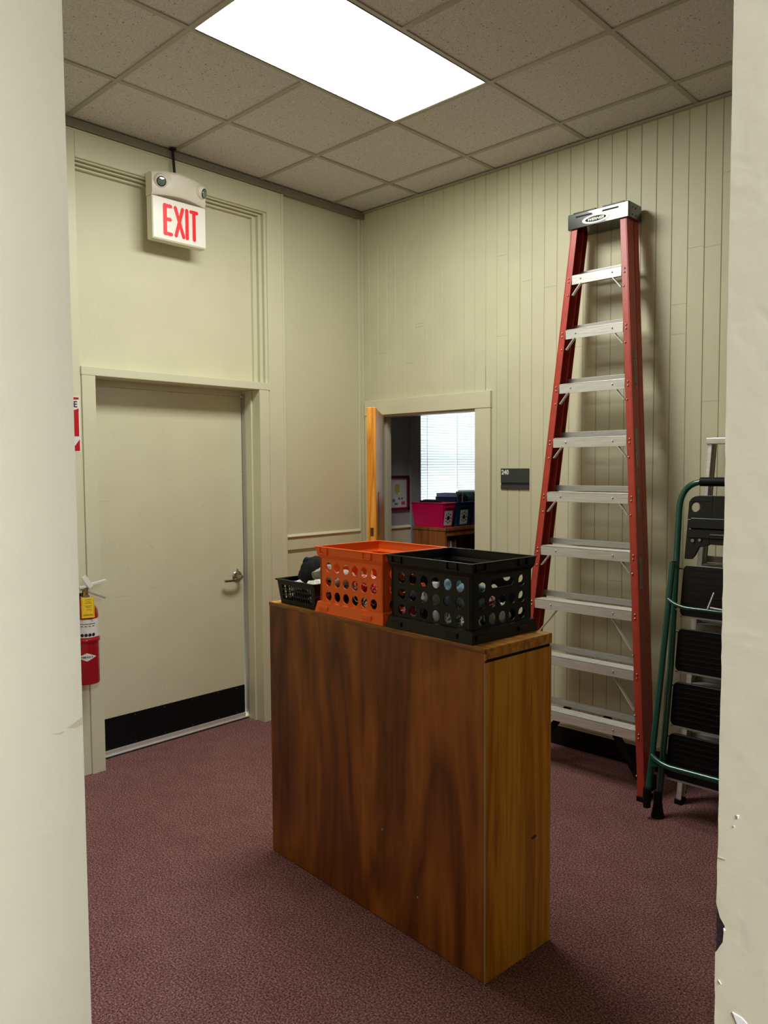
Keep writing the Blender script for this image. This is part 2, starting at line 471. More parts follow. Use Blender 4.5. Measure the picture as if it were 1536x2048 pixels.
# other room shell
WY0, WY1, WZ0, WZ1 = 0.60, 1.62, 0.98, 2.72
w = MB()
w.box(-0.25, 0, 0.0, WY0, 0, CEIL); w.box(-0.25, 0, WY1, 4.2, 0, CEIL)
w.box(-0.25, 0, WY0, WY1, 0, WZ0); w.box(-0.25, 0, WY0, WY1, WZ1, CEIL)
struct(w.build('wall_office_left', M['back_wall']))
w = MB(); w.box(-0.25, 3.3, 4.2, 4.4, 0, CEIL); w.box(3.2, 3.4, 0.085, 4.2, 0, CEIL)
struct(w.build('wall_office_back', M['back_wall']))

# board wall (y = 0) : boards with bevelled edges on a backing, door hole 0.173..1.012 x 0..1.993
DX0, DX1, DZ = 0.173, 1.012, 1.993
bk = MB()
bk.box(-0.25, DX0, 0.004, 0.085, 0, CEIL); bk.box(DX1, XR, 0.004, 0.085, 0, CEIL); bk.box(DX0, DX1, 0.004, 0.085, DZ, CEIL)
struct(bk.build('wall_back', M['wall_board']))
bd = MB()
BWD = 0.0834
xs = [-0.003 + BWD * k for k in range(0, 68)]
joints = {2: [2.42], 5: [2.33], 6: [2.58, 2.56], 12: [2.25], 14: [2.9, 2.42], 16: [2.72], 18: [2.66, 1.75], 20: [3.02, 2.3], 21: [1.2], 23: [2.16, 1.0], 26: [1.72], 27: [2.30, 2.45], 28: [2.72], 29: [1.95, 2.71], 30: [3.05]}
for k, xx in enumerate(xs):
    xa, xb = xx + 0.0008, xx + BWD - 0.0008
    if xa > XR: break
    xb = min(xb, XR)
    segs = [0.0] + sorted(joints.get(k, [])) + [CEIL]
    jit = random.uniform(-0.0006, 0.0006)
    for z0, z1 in zip(segs[:-1], segs[1:]):
        z0b, z1b = z0 + (0.0005 if z0 > 0 else 0), z1 - (0.0005 if z1 < CEIL else 0)
        spans = [(z0b, z1b)]
        if xa < DX1 and xb > DX0:
            spans = [(max(z0b, DZ), z1b)] if z1b > DZ else []
            if xa < DX0: bd.box(xa, DX0, -0.0005, 0.004, z0b, min(z1b, DZ))
            if xb > DX1: bd.box(DX1, xb, -0.0005, 0.004, z0b, min(z1b, DZ))
        for s0, s1 in spans:
            if s1 <= s0: continue
            y = jit
            cf = 0.0028
            pr = [(xa, 0.004), (xa, y + 0.0028), (xa + cf, y), (xb - cf, y), (xb, y + 0.0028), (xb, 0.004)]
            n = len(pr)
            vs = [(px, py, s0) for px, py in pr] + [(px, py, s1) for px, py in pr]
            bd.add(vs, [tuple(range(n))[::-1], tuple(range(n, 2 * n))] + [(i, (i + 1) % n, n + (i + 1) % n, n + i) for i in range(n)])
struct(bd.build('wall_boards', M['wall_board']))

# right and front walls of the room, hall walls
w = MB(); w.box(XR, XR + 0.15, YF, 0.085, 0, CEIL); struct(w.build('wall_right', M['wall']))
HZ = 3.05
w = MB()
w.box(-0.25, XL, YN, YF, 0, CEIL)
w.box(XL, XRO, YN, YF, HZ, CEIL)
struct(w.build('wall_front', M['wall']))
# right pier of the opening: slightly ragged painted edge with one chip knocked out of the corner
chip = [(0.0, 1.3275), (0.0028, 1.318), (0.0062, 1.313), (0.0056, 1.3105), (0.0050, 1.301), (0.0036, 1.2985), (0.0012, 1.2935), (0.0, 1.2915)]
edge = []
z = 0.0
while z < CEIL:
    if not (1.285 < z < 1.335): edge.append((random.uniform(0, 0.0006) if z < 1.75 else random.uniform(0, 0.0002), z))
    z += random.uniform(0.006, 0.016)
edge = [(e, zz) for e, zz in edge if zz < 1.285] + [(e, zz) for e, zz in reversed(chip)] + [(e, zz) for e, zz in edge if zz > 1.335] + [(0.0, CEIL)]
vs = []; fs = []
n = len(edge)
for e, zz in edge: vs.append((XRO + e, YN, zz))            # skin edge
for e, zz in edge: vs.append((XRO + 0.10, YN, zz))
for e, zz in edge: vs.append((XRO + e, YN + 0.0018, zz))
for i in range(n - 1):
    fs += [(i, i + 1, n + i + 1, n + i), (i, 2 * n + i, 2 * n + i + 1, i + 1)]
w = MB(); w.add(vs, fs)
w.box(XRO + 0.10, HX1, YN, YF, 0, CEIL)
w.box(XRO + 0.0004, XRO + 0.10, YN + 0.0018, YF, 0, CEIL)
pier = struct(w.build('wall_pier', M['wall']))
cb = MB(); cb.box(XRO + 0.0002, XRO + 0.009, YN + 0.0009, YN + 0.0017, 1.28, 1.335)
cb.build('corner_bead', M['bead_metal'], pier)
ch = MB()
def flake(pts, cx, cz, s=1.0):
    ch.prism([(XRO + cx + px * s, cz + pz * s) for px, pz in pts], YN - 0.0006, YN + 0.0001, Fr((0, 0, 0), (1, 0, 0), (0, 0, 1), (0, 1, 0)))
flake([(0, 0), (0.006, -0.0008), (0.0095, -0.003), (0.0105, -0.009), (0.008, -0.012), (0.005, -0.010)], 0.0125, 1.2545)
flake([(0, 0), (0.0016, 0.0002), (0.001, -0.0022)], 0.0125, 1.394)
flake([(0, 0), (0.0007, 0), (0.0004, -0.0009)], 0.0108, 1.386)
flake([(0, 0), (0.001, -0.0014), (0.0018, -0.002)], 0.0028, 1.273)
flake([(0, 0), (0.0012, -0.001), (0.0, -0.002)], 0.0055, 1.3115)
ch.build('paint_chip', M['chip_white'], pier)
mk = MB(); mk.box(XRO + 0.0006, XRO + 0.0058, YN - 0.0004, YN, 1.3602, 1.3607); mk.build('scratch', M['scuff'], pier)
# smears on the left reveal
lv = MB()
def smear(pts):
    lv.prism(pts, XL - 0.0001, XL + 0.0005, Fr((0, 0, 0), (0, 1, 0), (0, 0, 1), (1, 0, 0)))
smear([(-3.268, 1.079), (-3.262, 1.077), (-3.252, 1.0765), (-3.243, 1.0775), (-3.240, 1.0755), (-3.247, 1.072), (-3.254, 1.0735), (-3.262, 1.0755)])
smear([(-3.236, 1.083), (-3.226, 1.086), (-3.214, 1.092), (-3.2005, 1.098), (-3.2005, 1.082), (-3.212, 1.078), (-3.226, 1.0795)])
lv.build('paint_smear', M['stain'], bpy.data.objects['wall_front'])
cr = MB(); cr.prism([(-3.385, 0.8735), (-3.27, 0.868), (-3.215, 0.869), (-3.27, 0.8700), (-3.385, 0.8765)], XL - 0.0001, XL + 0.0006, Fr((0, 0, 0), (0, 1, 0), (0, 0, 1), (1, 0, 0)))
cr.build('paint_ridge', M['wall'], bpy.data.objects['wall_front'])

w = MB()
w.box(1.0, 1.2, HY0, YN, 0, CEIL); struct(w.build('wall_hall_left', M['wall']))
w = MB(); w.box(1.0, HX1, HY0 - 0.2, HY0, 0, CEIL); struct(w.build('wall_hall_back', M['wall']))
w = MB(); w.box(HX1, HX1 + 0.2, HY0 - 0.2, YF, 0, CEIL); struct(w.build('wall_hall_right', M['wall']))

# ---------------------------------------------------------- tall framing on the left wall
t = MB()
t.box(0, 0.024, -0.854, -0.735, 0, 3.362); t.box(0, 0.024, -2.205, -2.083, 0, 3.362); t.box(0, 0.024, -2.083, -0.854, 3.226, 3.362)
struct(t.build('trim_4', M['trim'], bevel=0.003))
t = MB()   # outer bead
t.box(0, 0.033, -0.744, -0.728, 0, 3.366); t.box(0, 0.028, -2.205, -0.744, 3.354, 3.366)
struct(t.build('trim_5', M['trim'], bevel=0.003))
t = MB()   # stepped rebate round the transom panel
steps = [(-0.872, -0.854, 0.010), (-0.884, -0.872, -0.014), (-0.902, -0.884, -0.004), (-0.914, -0.902, -0.030), (-0.936, -0.914, -0.022)]
for y0, y1, xx in steps:
    t.box(PX, xx, y0, y1, 2.165, 3.226 - (-0.854 - y1) * 0.5)
for i, (y0, y1, xx) in enumerate(steps):
    zt = 3.226 - (-0.854 - y1) * 0.5; zb = 3.226 - (-0.854 - y0) * 0.5
    t.box(PX, xx, -2.083, y0 + 0.001, zb, zt)
struct(t.build('trim_6', M['trim'], bevel=0.0015))
# door frame: flat head and stiles, reveal, stop
DPX = -0.14
t = MB()
t.box(0.0, 0.034, -2.085, -0.856, 2.120, 2.165)
t.box(-0.25, 0.0, -2.085, -0.855, 2.120, 2.165)
t.box(-0.25, DPX - 0.001, -2.009, -0.938, 2.085, 2.121)
t.box(-0.25, 0.033, -2.083, -2.009, 0, 2.119)
t.box(-0.25, 0.033, -0.938, -0.866, 0, 2.119)
t.box(-0.25, -0.045, -0.950, -0.938, 0, 2.119)
t.box(0.018, 0.027, -0.866, -0.858, 0, 2.119)
struct(t.build('trim_7', M['trim'], bevel=0.002))
# chair rail of the wall right of the door
t = MB()
t.prism([(0, 1.193), (.021, 1.179), (.021, 1.173), (0, 1.173)], -0.722, -0.045, Fr((0, 0, 0), (1, 0, 0), (0, 0, 1), (0, 1, 0))); t.box(0, 0.009, -0.722, -0.045, 1.088, 1.174)
t.box(0, 0.013, -0.728, -0.716, 0, 3.36)
struct(t.build('trim_8', M['trim'], bevel=0.003))
t = MB()
t.box(0, 0.016, -0.045, -0.028, 0, CEIL - 0.05); t.box(0.0, 0.008, -0.028, 0, 0, CEIL - 0.05)
t.box(0.0, 0.022, -0.014, 0.0, 0, CEIL - 0.05)
struct(t.build('trim_9', M['trim'], bevel=0.003))
# baseboards
t = MB(); t.box(DX1 + 0.118, XR, -0.010, 0, 0.112, 0.152); t.box(DX1 + 0.118, XR, -0.016, 0, 0.128, 0.140)
struct(t.build('baseboard_back', M['trim'], bevel=0.002))
t = MB(); t.box(DX1 + 0.118, XR, -0.012, 0, 0, 0.112)
struct(t.build('trim_10', M['black_matte'], bevel=0.002))
t = MB(); t.box(0, 0.012, -0.728, -0.05, 0, 0.112); struct(t.build('trim_11', M['black_matte'], bevel=0.002))
# office doorway casing
t = MB()
t.box(0.040, 1.132, -0.022, 0, DZ, 2.097)
t.box(0.042, DX0, -0.019, 0, 0, DZ - 0.001); t.box(DX1, 1.130, -0.019, 0, 0, DZ - 0.001)
struct(t.build('trim_12', M['trim'], bevel=0.002))
t = MB()
t.box(DX0 - 0.001, DX0 + 0.012, 0.0, 0.10, 0, DZ); t.box(DX1 - 0.012, DX1 + 0.001, 0.0, 0.10, 0, DZ); t.box(DX0, DX1, 0.0, 0.10, DZ - 0.012, DZ)
t.box(DX0 + 0.012, DX0 + 0.024, 0.045, 0.075, 0, DZ - 0.012); t.box(DX1 - 0.024, DX1 - 0.012, 0.045, 0.075, 0, DZ - 0.012)
struct(t.build('trim_13', M['trim'], bevel=0.002))
# office: chair rail, window casing
t = MB()
t.prism([(0, 1.190), (.022, 1.176), (.022, 1.168), (0, 1.168)], 0.12, 0.50, Fr((0, 0, 0), (1, 0, 0), (0, 0, 1), (0, 1, 0))); t.box(0, 0.010, 0.12, 0.50, 1.06, 1.168)
t.box(0, 0.014, 0.12, 0.50, 1.035, 1.06)
struct(t.build('trim_14', M['trim'], bevel=0.003))

# ---------------------------------------------------------- painted exterior door (door_1)
DY0, DY1 = -2.004, -0.957
d = MB(); d.prism([(DY0, 0.028), (DY1 - 0.008, 0.028), (DY1, 1.05), (DY1, 2.083), (DY0, 2.083)], DPX - 0.045, DPX, Fr((0, 0, 0), (0, 1, 0), (0, 0, 1), (1, 0, 0)))
door = struct(d.build('door_1', M['door'], bevel=0.002))
k = MB(); k.box(DPX, DPX + 0.003, DY0 + 0.003, DY1 - 0.009, 0.040, 0.222); k.build('kick_plate', M['kick'], door)
sc = MB()
for yy in [-1.93 + 0.19 * i for i in range(5)] + [-1.03]:
    for zz in (0.052, 0.208):
        sc.lathe([(0.0035, 0), (0.0028, 0.0015), (0.0005, 0.002)], Fr((DPX + 0.003, yy, zz), (0, 1, 0), (0, 0, 1), (1, 0, 0)), 10)
sc.build('screw', M['steel'], door, smooth=True)
sw = MB(); sw.box(DPX, DPX + 0.012, DY0, DY1 - .009, 0.010, 0.040); sw.build('sweep', M['alum'], door, bevel=0.002)
hd = Fr((DPX, -1.010, 0.935), (0, 1, 0), (0, 0, 1), (1, 0, 0))
ro = MB(); ro.lathe([(0.036, 0), (0.036, 0.004), (0.030, 0.010), (0.016, 0.013), (0.013, 0.020), (0.013, 0.052), (0.010, 0.056)], hd, 32)
ros = ro.build('rosette', M['steel'], door, smooth=True)
lev = MB()
pts = [(DPX + 0.050, -1.010, 0.930), (DPX + 0.056, -1.035, 0.926), (DPX + 0.058, -1.070, 0.922), (DPX + 0.054, -1.105, 0.921), (DPX + 0.044, -1.135, 0.921)]
for p0, p1 in zip(pts[:-1], pts[1:]): lev.beam(p0, p1, (0, 0, 1), 0.014, 0.020)
lev.build('lever', M['steel'], door, bevel=0.003)
ke = MB(); ke.box(DPX, DPX + 0.012, -1.012, -1.008, 0.970, 0.985); ke.build('lock_pin', M['steel'], door)
sf = MB()
random.seed(3)
for yy, zz, L, ang in ((-1.62, 1.19, .05, .9), (-1.60, 1.165, .045, .6), (-1.50, 1.33, .05, -.1), (-1.45, 1.345, .03, .5), (-1.80, .905, .10, .02), (-1.60, .93, .06, .0), (-1.35, .925, .04, .0), (-1.42, .78, .03, -.3), (-1.19, .86, .02, .2), (-1.92, 1.45, .12, 0), (-1.26, 1.4, .025, .4)):
    dy, dz = math.cos(ang) * L / 2, -math.sin(ang) * L / 2
    sf.beam((DPX + .0002, yy - dy, zz - dz), (DPX + .0002, yy + dy, zz + dz), (0, 0, 1), 0.0010, 0.0006)
sf.build('scuff', M['scuff'], door)
# weather strip and threshold
t = MB(); t.box(DPX - 0.03, DPX + 0.034, -0.9550, -0.950, 0.03, 2.1)
struct(t.build('trim_15', M['alum_dark'], bevel=0.001))
t = MB(); t.box(-0.25, -0.118, -2.009, -0.950, 0.0, 0.012); t.box(-0.16, -0.118, -2.009, -0.950, 0.0, 0.016)
struct(t.build('trim_16', M['alum'], bevel=0.003))

# ---------------------------------------------------------- office oak door swung into the hallway (door_2)
hx, hy = 0.186, -0.012
ex, ey = 0.726, -0.650
dd = Vector((ex - hx, ey - hy, 0)).normalized(); nn = Vector((-dd.y, dd.x, 0))   # nn points to the +x side
Lf = 0.83
f2 = Fr((hx, hy, 0), dd, nn, (0, 0, 1))
d2 = MB(); d2.box(0.0, Lf, -0.028, 0.026, 0.012, 1.985, f2)
od = struct(d2.build('door_2', M['oak_door'], bevel=0.002))
q = MB(); q.box(Lf - 0.0005, Lf + 0.0015, -0.010, 0.010, 1.22, 1.27, f2); q.build('latch_plate', M['steel'], od)
q = MB(); q.box(0.60, 0.68, 0.026, 0.032, 1.20, 1.48, f2); q.build('push_plate', M['steel'], od, bevel=0.001)

# ---------------------------------------------------------- office window
t = MB()
for y0, y1, z0, z1 in ((WY0, WY0 + .04, WZ0, WZ1), (WY1 - .04, WY1, WZ0, WZ1), (WY0, WY1, WZ0, WZ0 + .05), (WY0, WY1, WZ1 - .05, WZ1), (WY0, WY1, 1.66, 1.72)):
    t.box(-0.16, -0.12, y0, y1, z0, z1)
win = struct(t.build('window_1', M['white'], bevel=0.002))
gl, nt, b = new_mat('window_glass')
b.inputs['Base Color'].default_value = (0.95, 1, 1, 1); b.inputs['Roughness'].default_value = 0.02
b.inputs['Transmission Weight'].default_value = 1.0; b.inputs['IOR'].default_value = 1.01
p = MB(); p.box(-0.143, -0.139, WY0 + .04, WY1 - .04, WZ0 + .05, WZ1 - .05); p.build('pane', gl, win)
t = MB()
t.box(0, 0.020, 0.495, WY0 + 0.012, 0.9, 2.84); t.box(0, 0.020, WY1 - 0.012, WY1 + 0.11, 0.9, 2.84); t.box(0, 0.022, 0.495, WY1 + 0.11, WZ1 - 0.01, 2.85)
t.box(0, 0.03, 0.47, WY1 + 0.13, WZ0 - 0.03, WZ0)
struct(t.build('trim_17', M['back_wall'], bevel=0.002))
BL = thing('window_blind', 'white horizontal slat blind lowered over the bright window in the far office', 'blind', (-0.03, 1.11, 2.70))
s = MB()
z = 1.02
while z < 2.66:
    s.prism([(-0.0140, -0.0), (-0.007, 0.0014), (0.0, 0.002), (0.007, 0.0014), (0.0140, 0.0), (0.0, 0.0013)], WY0 + 0.016, WY1 - 0.016,
            Fr((-0.03, 0, z), (-math.sin(math.radians(16)), 0, math.cos(math.radians(16))), (math.cos(math.radians(16)), 0, math.sin(math.radians(16))), (0, 1, 0)))
    z += 0.0212
s.build('slats', M['blind'], BL)
s = MB(); s.box(-0.045, -0.015, WY0 + 0.01, WY1 - 0.01, 2.66, 2.70); s.build('head_rail', M['white'], BL, bevel=0.002)
s = MB(); s.box(-0.04, -0.018, WY0 + 0.014, WY1 - 0.014, 1.0, 1.014); s.build('bottom_rail', M['white'], BL, bevel=0.002)
s = MB()
for yy in (WY0 + 0.13, 1.11, WY1 - 0.13):
    s.box(-0.0165, -0.0157, yy - 0.0035, yy + 0.0035, 1.01, 2.67)
s.build('ladder_tape', M['blind'], BL)

# picture on the office wall
P = thing('framed_picture', 'maroon framed chart of small coloured pictures on the far office wall', 'picture', (0.0, 0.31, 1.436))
fy0, fy1, fz0, fz1 = 0.14, 0.482, 1.306, 1.566
s = MB()
s.box(0, 0.018, fy0, fy1, fz1 - .02, fz1); s.box(0, 0.018, fy0, fy1, fz0, fz0 + .02); s.box(0, 0.018, fy0, fy0 + .022, fz0, fz1); s.box(0, 0.018, fy1 - .022, fy1, fz0, fz1)
s.build('frame', M['frame_maroon'], P, bevel=0.002)
s = MB(); s.box(0.001, 0.006, fy0 + .015, fy1 - .015, fz0 + .015, fz1 - .015); s.build('mount', M['mat_board'], P)
for nm, col, rects in (('yellow_print', srgb(178, 166, 70), [(.33, .38, 1.44, 1.50), (.345, .36, 1.42, 1.44)]), ('blue_print', srgb(84, 120, 140), [(.30, .33, 1.37, 1.39), (.325, .36, 1.345, 1.36), (.26, .29, 1.36, 1.40)]), ('red_print', srgb(176, 78, 76), [(.40, .44, 1.345, 1.37), (.22, .25, 1.40, 1.43)]), ('dark_print', srgb(90, 92, 96), [(.40, .415, 1.385, 1.40), (.365, .385, 1.385, 1.40)])):
    pm_ = mat(nm, col, 0.7)
    for y0, y1, z0, z1 in rects: MB().box(0.006, 0.0068, y0, y1, z0, z1).build(nm, pm_, P)

# bookcase in the office
BX0, BX1, BY0, BY1, BZ = 0.035, 0.352, 0.50, 1.90, 1.178
B = thing('bookcase', 'brown wooden bookcase under the blind in the far office', 'bookcase', (0.19, 1.2, 0))
s = MB(); s.box(BX0, BX1, BY0, BY0 + .022, 0, BZ - 0.022); s.build('side_panel', M['oak_dark'], B, bevel=0.0015)
s = MB(); s.box(BX0, BX1, BY1 - .022, BY1, 0, BZ - 0.022); s.build('side_panel', M['oak_dark'], B, bevel=0.0015)
s = MB(); s.box(BX0, BX1 + .008, BY0 - .006, BY1 + .006, BZ - .022, BZ); s.build('top', M['oak_dark'], B, bevel=0.002)
for zz in (0.95, 0.65, 0.35, 0.06):
    s = MB(); s.box(BX0, BX1 - .006, BY0 + .022, BY1 - .022, zz - .02, zz); s.build('shelf', M['oak_dark'], B)
s = MB(); s.box(BX0, BX0 + .006, BY0 + .02, BY1 - .02, 0.05, BZ - .02); s.build('back_panel', M['oak_dark'], B)
s = MB(); s.box(BX1 - .02, BX1 - .002, BY0 + .022, BY1 - .022, BZ - .062, BZ - .022); s.build('rail', M['oak_dark'], B)

def bin_box(y0, y1, m, label, ins=0.022):
    r = thing('storage_bin', label, 'bin', ((BX0 + BX1) / 2, (y0 + y1) / 2, BZ), 'open book bins on the office bookcase')
    x0, x1 = BX0 - 0.022, BX1 - 0.020
    zt = BZ + 0.185; th = 0.003
    bot = [(x0 + ins, y0 + ins), (x1 - ins, y0 + ins), (x1 - ins, y1 - ins), (x0 + ins, y1 - ins)]
    top = [(x0, y0), (x1, y0), (x1, y1), (x0, y1)]
    def shr(pl, d):
        return [(pl[0][0] + d, pl[0][1] + d), (pl[1][0] - d, pl[1][1] + d), (pl[2][0] - d, pl[2][1] - d), (pl[3][0] + d, pl[3][1] - d)]
    vs = [(a, b_, BZ + .001) for a, b_ in bot] + [(a, b_, zt) for a, b_ in top] + [(a, b_, zt) for a, b_ in shr(top, th)] + [(a, b_, BZ + .005) for a, b_ in shr(bot, th)]
    fs = [(3, 2, 1, 0)] + [(i, (i + 1) % 4, 4 + (i + 1) % 4, 4 + i) for i in range(4)] + [(4 + i, 4 + (i + 1) % 4, 8 + (i + 1) % 4, 8 + i) for i in range(4)] + [(8 + i, 8 + (i + 1) % 4, 12 + (i + 1) % 4, 12 + i) for i in range(4)] + [(12, 13, 14, 15)]
    s = MB().add(vs, fs); s.build('shell', m, r)
    s = MB(); e = 0.006
    s.box(x0 - e, x1 + e, y0 - 0.004, y0 + .003, zt - .008, zt); s.box(x0 - e, x1 + e, y1 - .003, y1 + 0.004, zt - .008, zt)
    s.box(x0 - e, x0 + .003, y0, y1, zt - .008, zt); s.box(x1 - .003, x1 + e, y0, y1, zt - .008, zt)
    s.build('rim', m, r, bevel=0.0015)
    yc = (y0 + y1) / 2
    s = MB(); s.box(x1 - 0.003, x1 + 0.006, yc - .055, yc + .055, zt - .040, zt - .030); s.build('handle', m, r, bevel=0.002)
    # sloped front face frame for the label
    up = Vector((ins, 0, 0.184)).normalized()
    lf = Fr((x1 - ins + 0.0012, yc, BZ), (0, 1, 0), up, Vector((0, 1, 0)).cross(up))
    s = MB(); s.box(-.045, .045, .015, .125, -.0003, .0008, lf); lab = s.build('label', M['label_white'], r)
    s = MB()
    for i in range(8):
        a = 2 * PI * i / 8
        s.box(.030 * math.cos(a) - .005, .030 * math.cos(a) + .005, .07 + .034 * math.sin(a) - .005, .07 + .034 * math.sin(a) + .005, .0008, .0012, lf)
    s.lathe([(.017, .0008), (.017, .0012)], Fr(lf.p(0, .07, 0), lf.u, lf.v, lf.w), 20)
    s.build('print', M['ink'], lab)
    return r
bin_box(0.500, 0.650, M['pink'], 'bright pink plastic bin with white flower label, nearest the doorway')
bin_box(0.662, 0.868, M['blue'], 'dark blue plastic bin packed with books, between pink and purple bins')
bin_box(0.880, 1.090, M['purple'], 'purple plastic bin packed with books, partly hidden by the door casing')
# books
def book(x, y, z, w, t, h, rot, m, pm, label, group, tilt=0.0, name='book'):
    r = thing(name, label, 'book', (x, y, z), group)
    r.rotation_euler = (tilt, 0, rot)
    s = MB()
    s.box(-w / 2, w / 2, -t / 2, -t / 2 + .0015, 0, h); s.box(-w / 2, w / 2, t / 2 - .0015, t / 2, 0, h); s.box(w / 2 - .0015, w / 2, -t / 2, t / 2, 0, h)
    s.build('cover', m, r, origin=(0, 0, 0))
    s = MB(); s.box(-w / 2 + .003, w / 2 - .0015, -t / 2 + .0015, t / 2 - .0015, .003, h - .003); s.build('pages', pm, r, origin=(0, 0, 0))
    return r
bc = [mat('book_%s' % n, srgb(*c_), 0.5) for n, c_ in (('navy', (30, 44, 90)), ('lilac', (150, 160, 205)), ('maroon', (84, 30, 44)), ('plum', (140, 66, 104)), ('black', (22, 22, 26)), ('white', (200, 204, 214)), ('forest', (34, 54, 48)), ('olive', (74, 78, 52)), ('teal', (30, 70, 84)))]
bnames = ['navy', 'lilac', 'maroon', 'plum', 'black', 'white', 'green', 'olive', 'teal']
y = 0.690
order = [0, 1, 2, 3, 4, 5, 6, 7, 7, 4]
for i, k in enumerate(order):
    t_ = 0.012 + 0.006 * ((i * 7) % 3) / 2
    if y + t_ > 0.845: break
    book(0.20, y + t_ / 2, BZ + 0.007, 0.20, t_ - 0.001, 0.215 + 0.014 * ((i * 5) % 3), 0, bc[k], M['label_white'], '%s book upright in the dark blue bin, book %s' % (bnames[k], ['closest to the pink bin', 'beside the first navy book', 'third from the pink bin', 'fourth from the pink bin', 'in the middle of the row', 'just past the middle', 'toward the far end', 'at the far end', 'at the far end', 'last of the row'][i]), 'books in the blue bin')
    y += t_
y = 0.915
for i, k in enumerate([8, 4, 5, 0, 6]):
    book(0.20, y + 0.012, BZ + 0.007, 0.20, 0.020, 0.235 + .012 * (i % 3), 0, bc[k], M['label_white'], '%s book upright in the purple bin behind the door casing' % bnames[k], 'books in the purple bin')
    y += 0.027
for i, k in enumerate([4, 7]):
    book(0.15, 0.552 + 0.040 * i, BZ + 0.007, 0.16, 0.028, 0.19 + .006 * i, 0, bc[k], M['label_white'], '%s book just showing above the rim of the pink bin' % ['black', 'olive'][i], 'books in the pink bin')
y = 0.535
gcol = [(150, 190, 120), (200, 110, 110), (190, 188, 180), (84, 86, 84), (176, 70, 60)]
gn = ['green and white', 'salmon', 'pale grey', 'dark grey', 'brick red']
for i in range(5):
    book(0.235, y + .013, 0.951, 0.18, 0.023, 0.135 - .006 * (i % 3), 0, mat('paperback_%d' % i, srgb(*gcol[i]), .5), M['label_white'], '%s small book on the top shelf of the office bookcase' % gn[i], 'small books on the office shelf')
    y += .026

# ================================================================== CEILING LIGHTS
def troffer(x0, x1, y0, y1, m, label):
    r = thing('ceiling_light', label, 'light', ((x0 + x1) / 2, (y0 + y1) / 2, CEIL))
    s = MB(); e = 0.012
    s.box(x0, x1, y0, y0 + e, CEIL - .006, CEIL + .02); s.box(x0, x1, y1 - e, y1, CEIL - .006, CEIL + .02)
    s.box(x0, x0 + e, y0 + e, y1 - e, CEIL - .006, CEIL + .02); s.box(x1 - e, x1, y0 + e, y1 - e, CEIL - .006, CEIL + .02)
    s.build('frame', M['lamp_frame'], r, bevel=0.002)
    s = MB()
    n1, n2 = 10, 20; vs = []; fs = []
    for i in range(n1 + 1):
        for j in range(n2 + 1):
            a_, b_ = i / n1, j / n2
            q = (math.sin(PI * a_) * math.sin(PI * b_)) ** 0.35 if 0 < i < n1 and 0 < j < n2 else 0
            vs.append((x0 + e + (x1 - x0 - 2 * e) * a_, y0 + e + (y1 - y0 - 2 * e) * b_, CEIL - .003 - .014 * q))
    for i in range(n1):
        for j in range(n2):
            k_ = i * (n2 + 1) + j; fs.append((k_, k_ + n2 + 1, k_ + n2 + 2, k_ + 1))
    s.add(vs, fs); s.build('diffuser', m, r, smooth=True)
    s = MB(); s.box(x0, x1, y0, y1, CEIL + .02, CEIL + .08); s.build('housing', M['lamp_frame'], r)
    return r
troffer(LX0, LX1, LY0, LY1, M['lamp'], 'bright rectangular fluorescent panel set in the tiled ceiling')
troffer(HLX0, HLX1, HLY0, HLY1, M['hall_lamp'], 'fluorescent ceiling panel in the hall behind the viewer')

# ================================================================== EXIT SIGN
ex = thing('exit_sign', 'white EXIT sign with red letters and twin emergency lamps above the tall door', 'sign', (0.024, -1.52, 3.07))
sy0, sy1 = -1.690, -1.352
XF = 0.094
s = MB(); s.box(0.034, XF - 0.004, sy0, sy1, 2.886, 3.118); s.build('sign_box', M['sign_white'], ex, bevel=0.003)
s = MB(); s.box(XF - 0.004, XF, sy0 + .004, sy1 - .002, 2.892, 3.112); pan = s.build('face_panel', M['sign_panel'], ex, bevel=0.001)
# rounded stroke letters
lt = MB()
def stroke(y0, z0, y1, z1, w=0.0195):
    fr = Fr((XF, 0, 0), (0, 1, 0), (0, 0, 1), (1, 0, 0))
    d = Vector((y1 - y0, z1 - z0)); a0 = math.atan2(d.y, d.x); pl = []
    for k in range(9):
        a = a0 - PI / 2 + PI * k / 8; pl.append((y1 + math.cos(a) * w / 2, z1 + math.sin(a) * w / 2))
    for k in range(9):
        a = a0 + PI / 2 + PI * k / 8; pl.append((y0 + math.cos(a) * w / 2, z0 + math.sin(a) * w / 2))
    lt.prism(pl, 0.0002, 0.0016 + random.uniform(0, .0003), fr)
z0, z1 = 2.925, 3.076
e0 = -1.614
stroke(e0, z0, e0, z1, .023); stroke(e0, z1, e0 + .036, z1); stroke(e0, (z0 + z1) / 2 + .003, e0 + .032, (z0 + z1) / 2 + .003); stroke(e0, z0, e0 + .038, z0)
xx0 = -1.549
stroke(xx0, z1, xx0 + .050, z0, .020); stroke(xx0 + .046, z1, xx0 + .002, z0, .020)
stroke(-1.476, z0, -1.476, z1, .021)
stroke(-1.449, z1, -1.411, z1); stroke(-1.430, z0, -1.430, z1, .021)
lt.build('letters', M['sign_red'], pan)
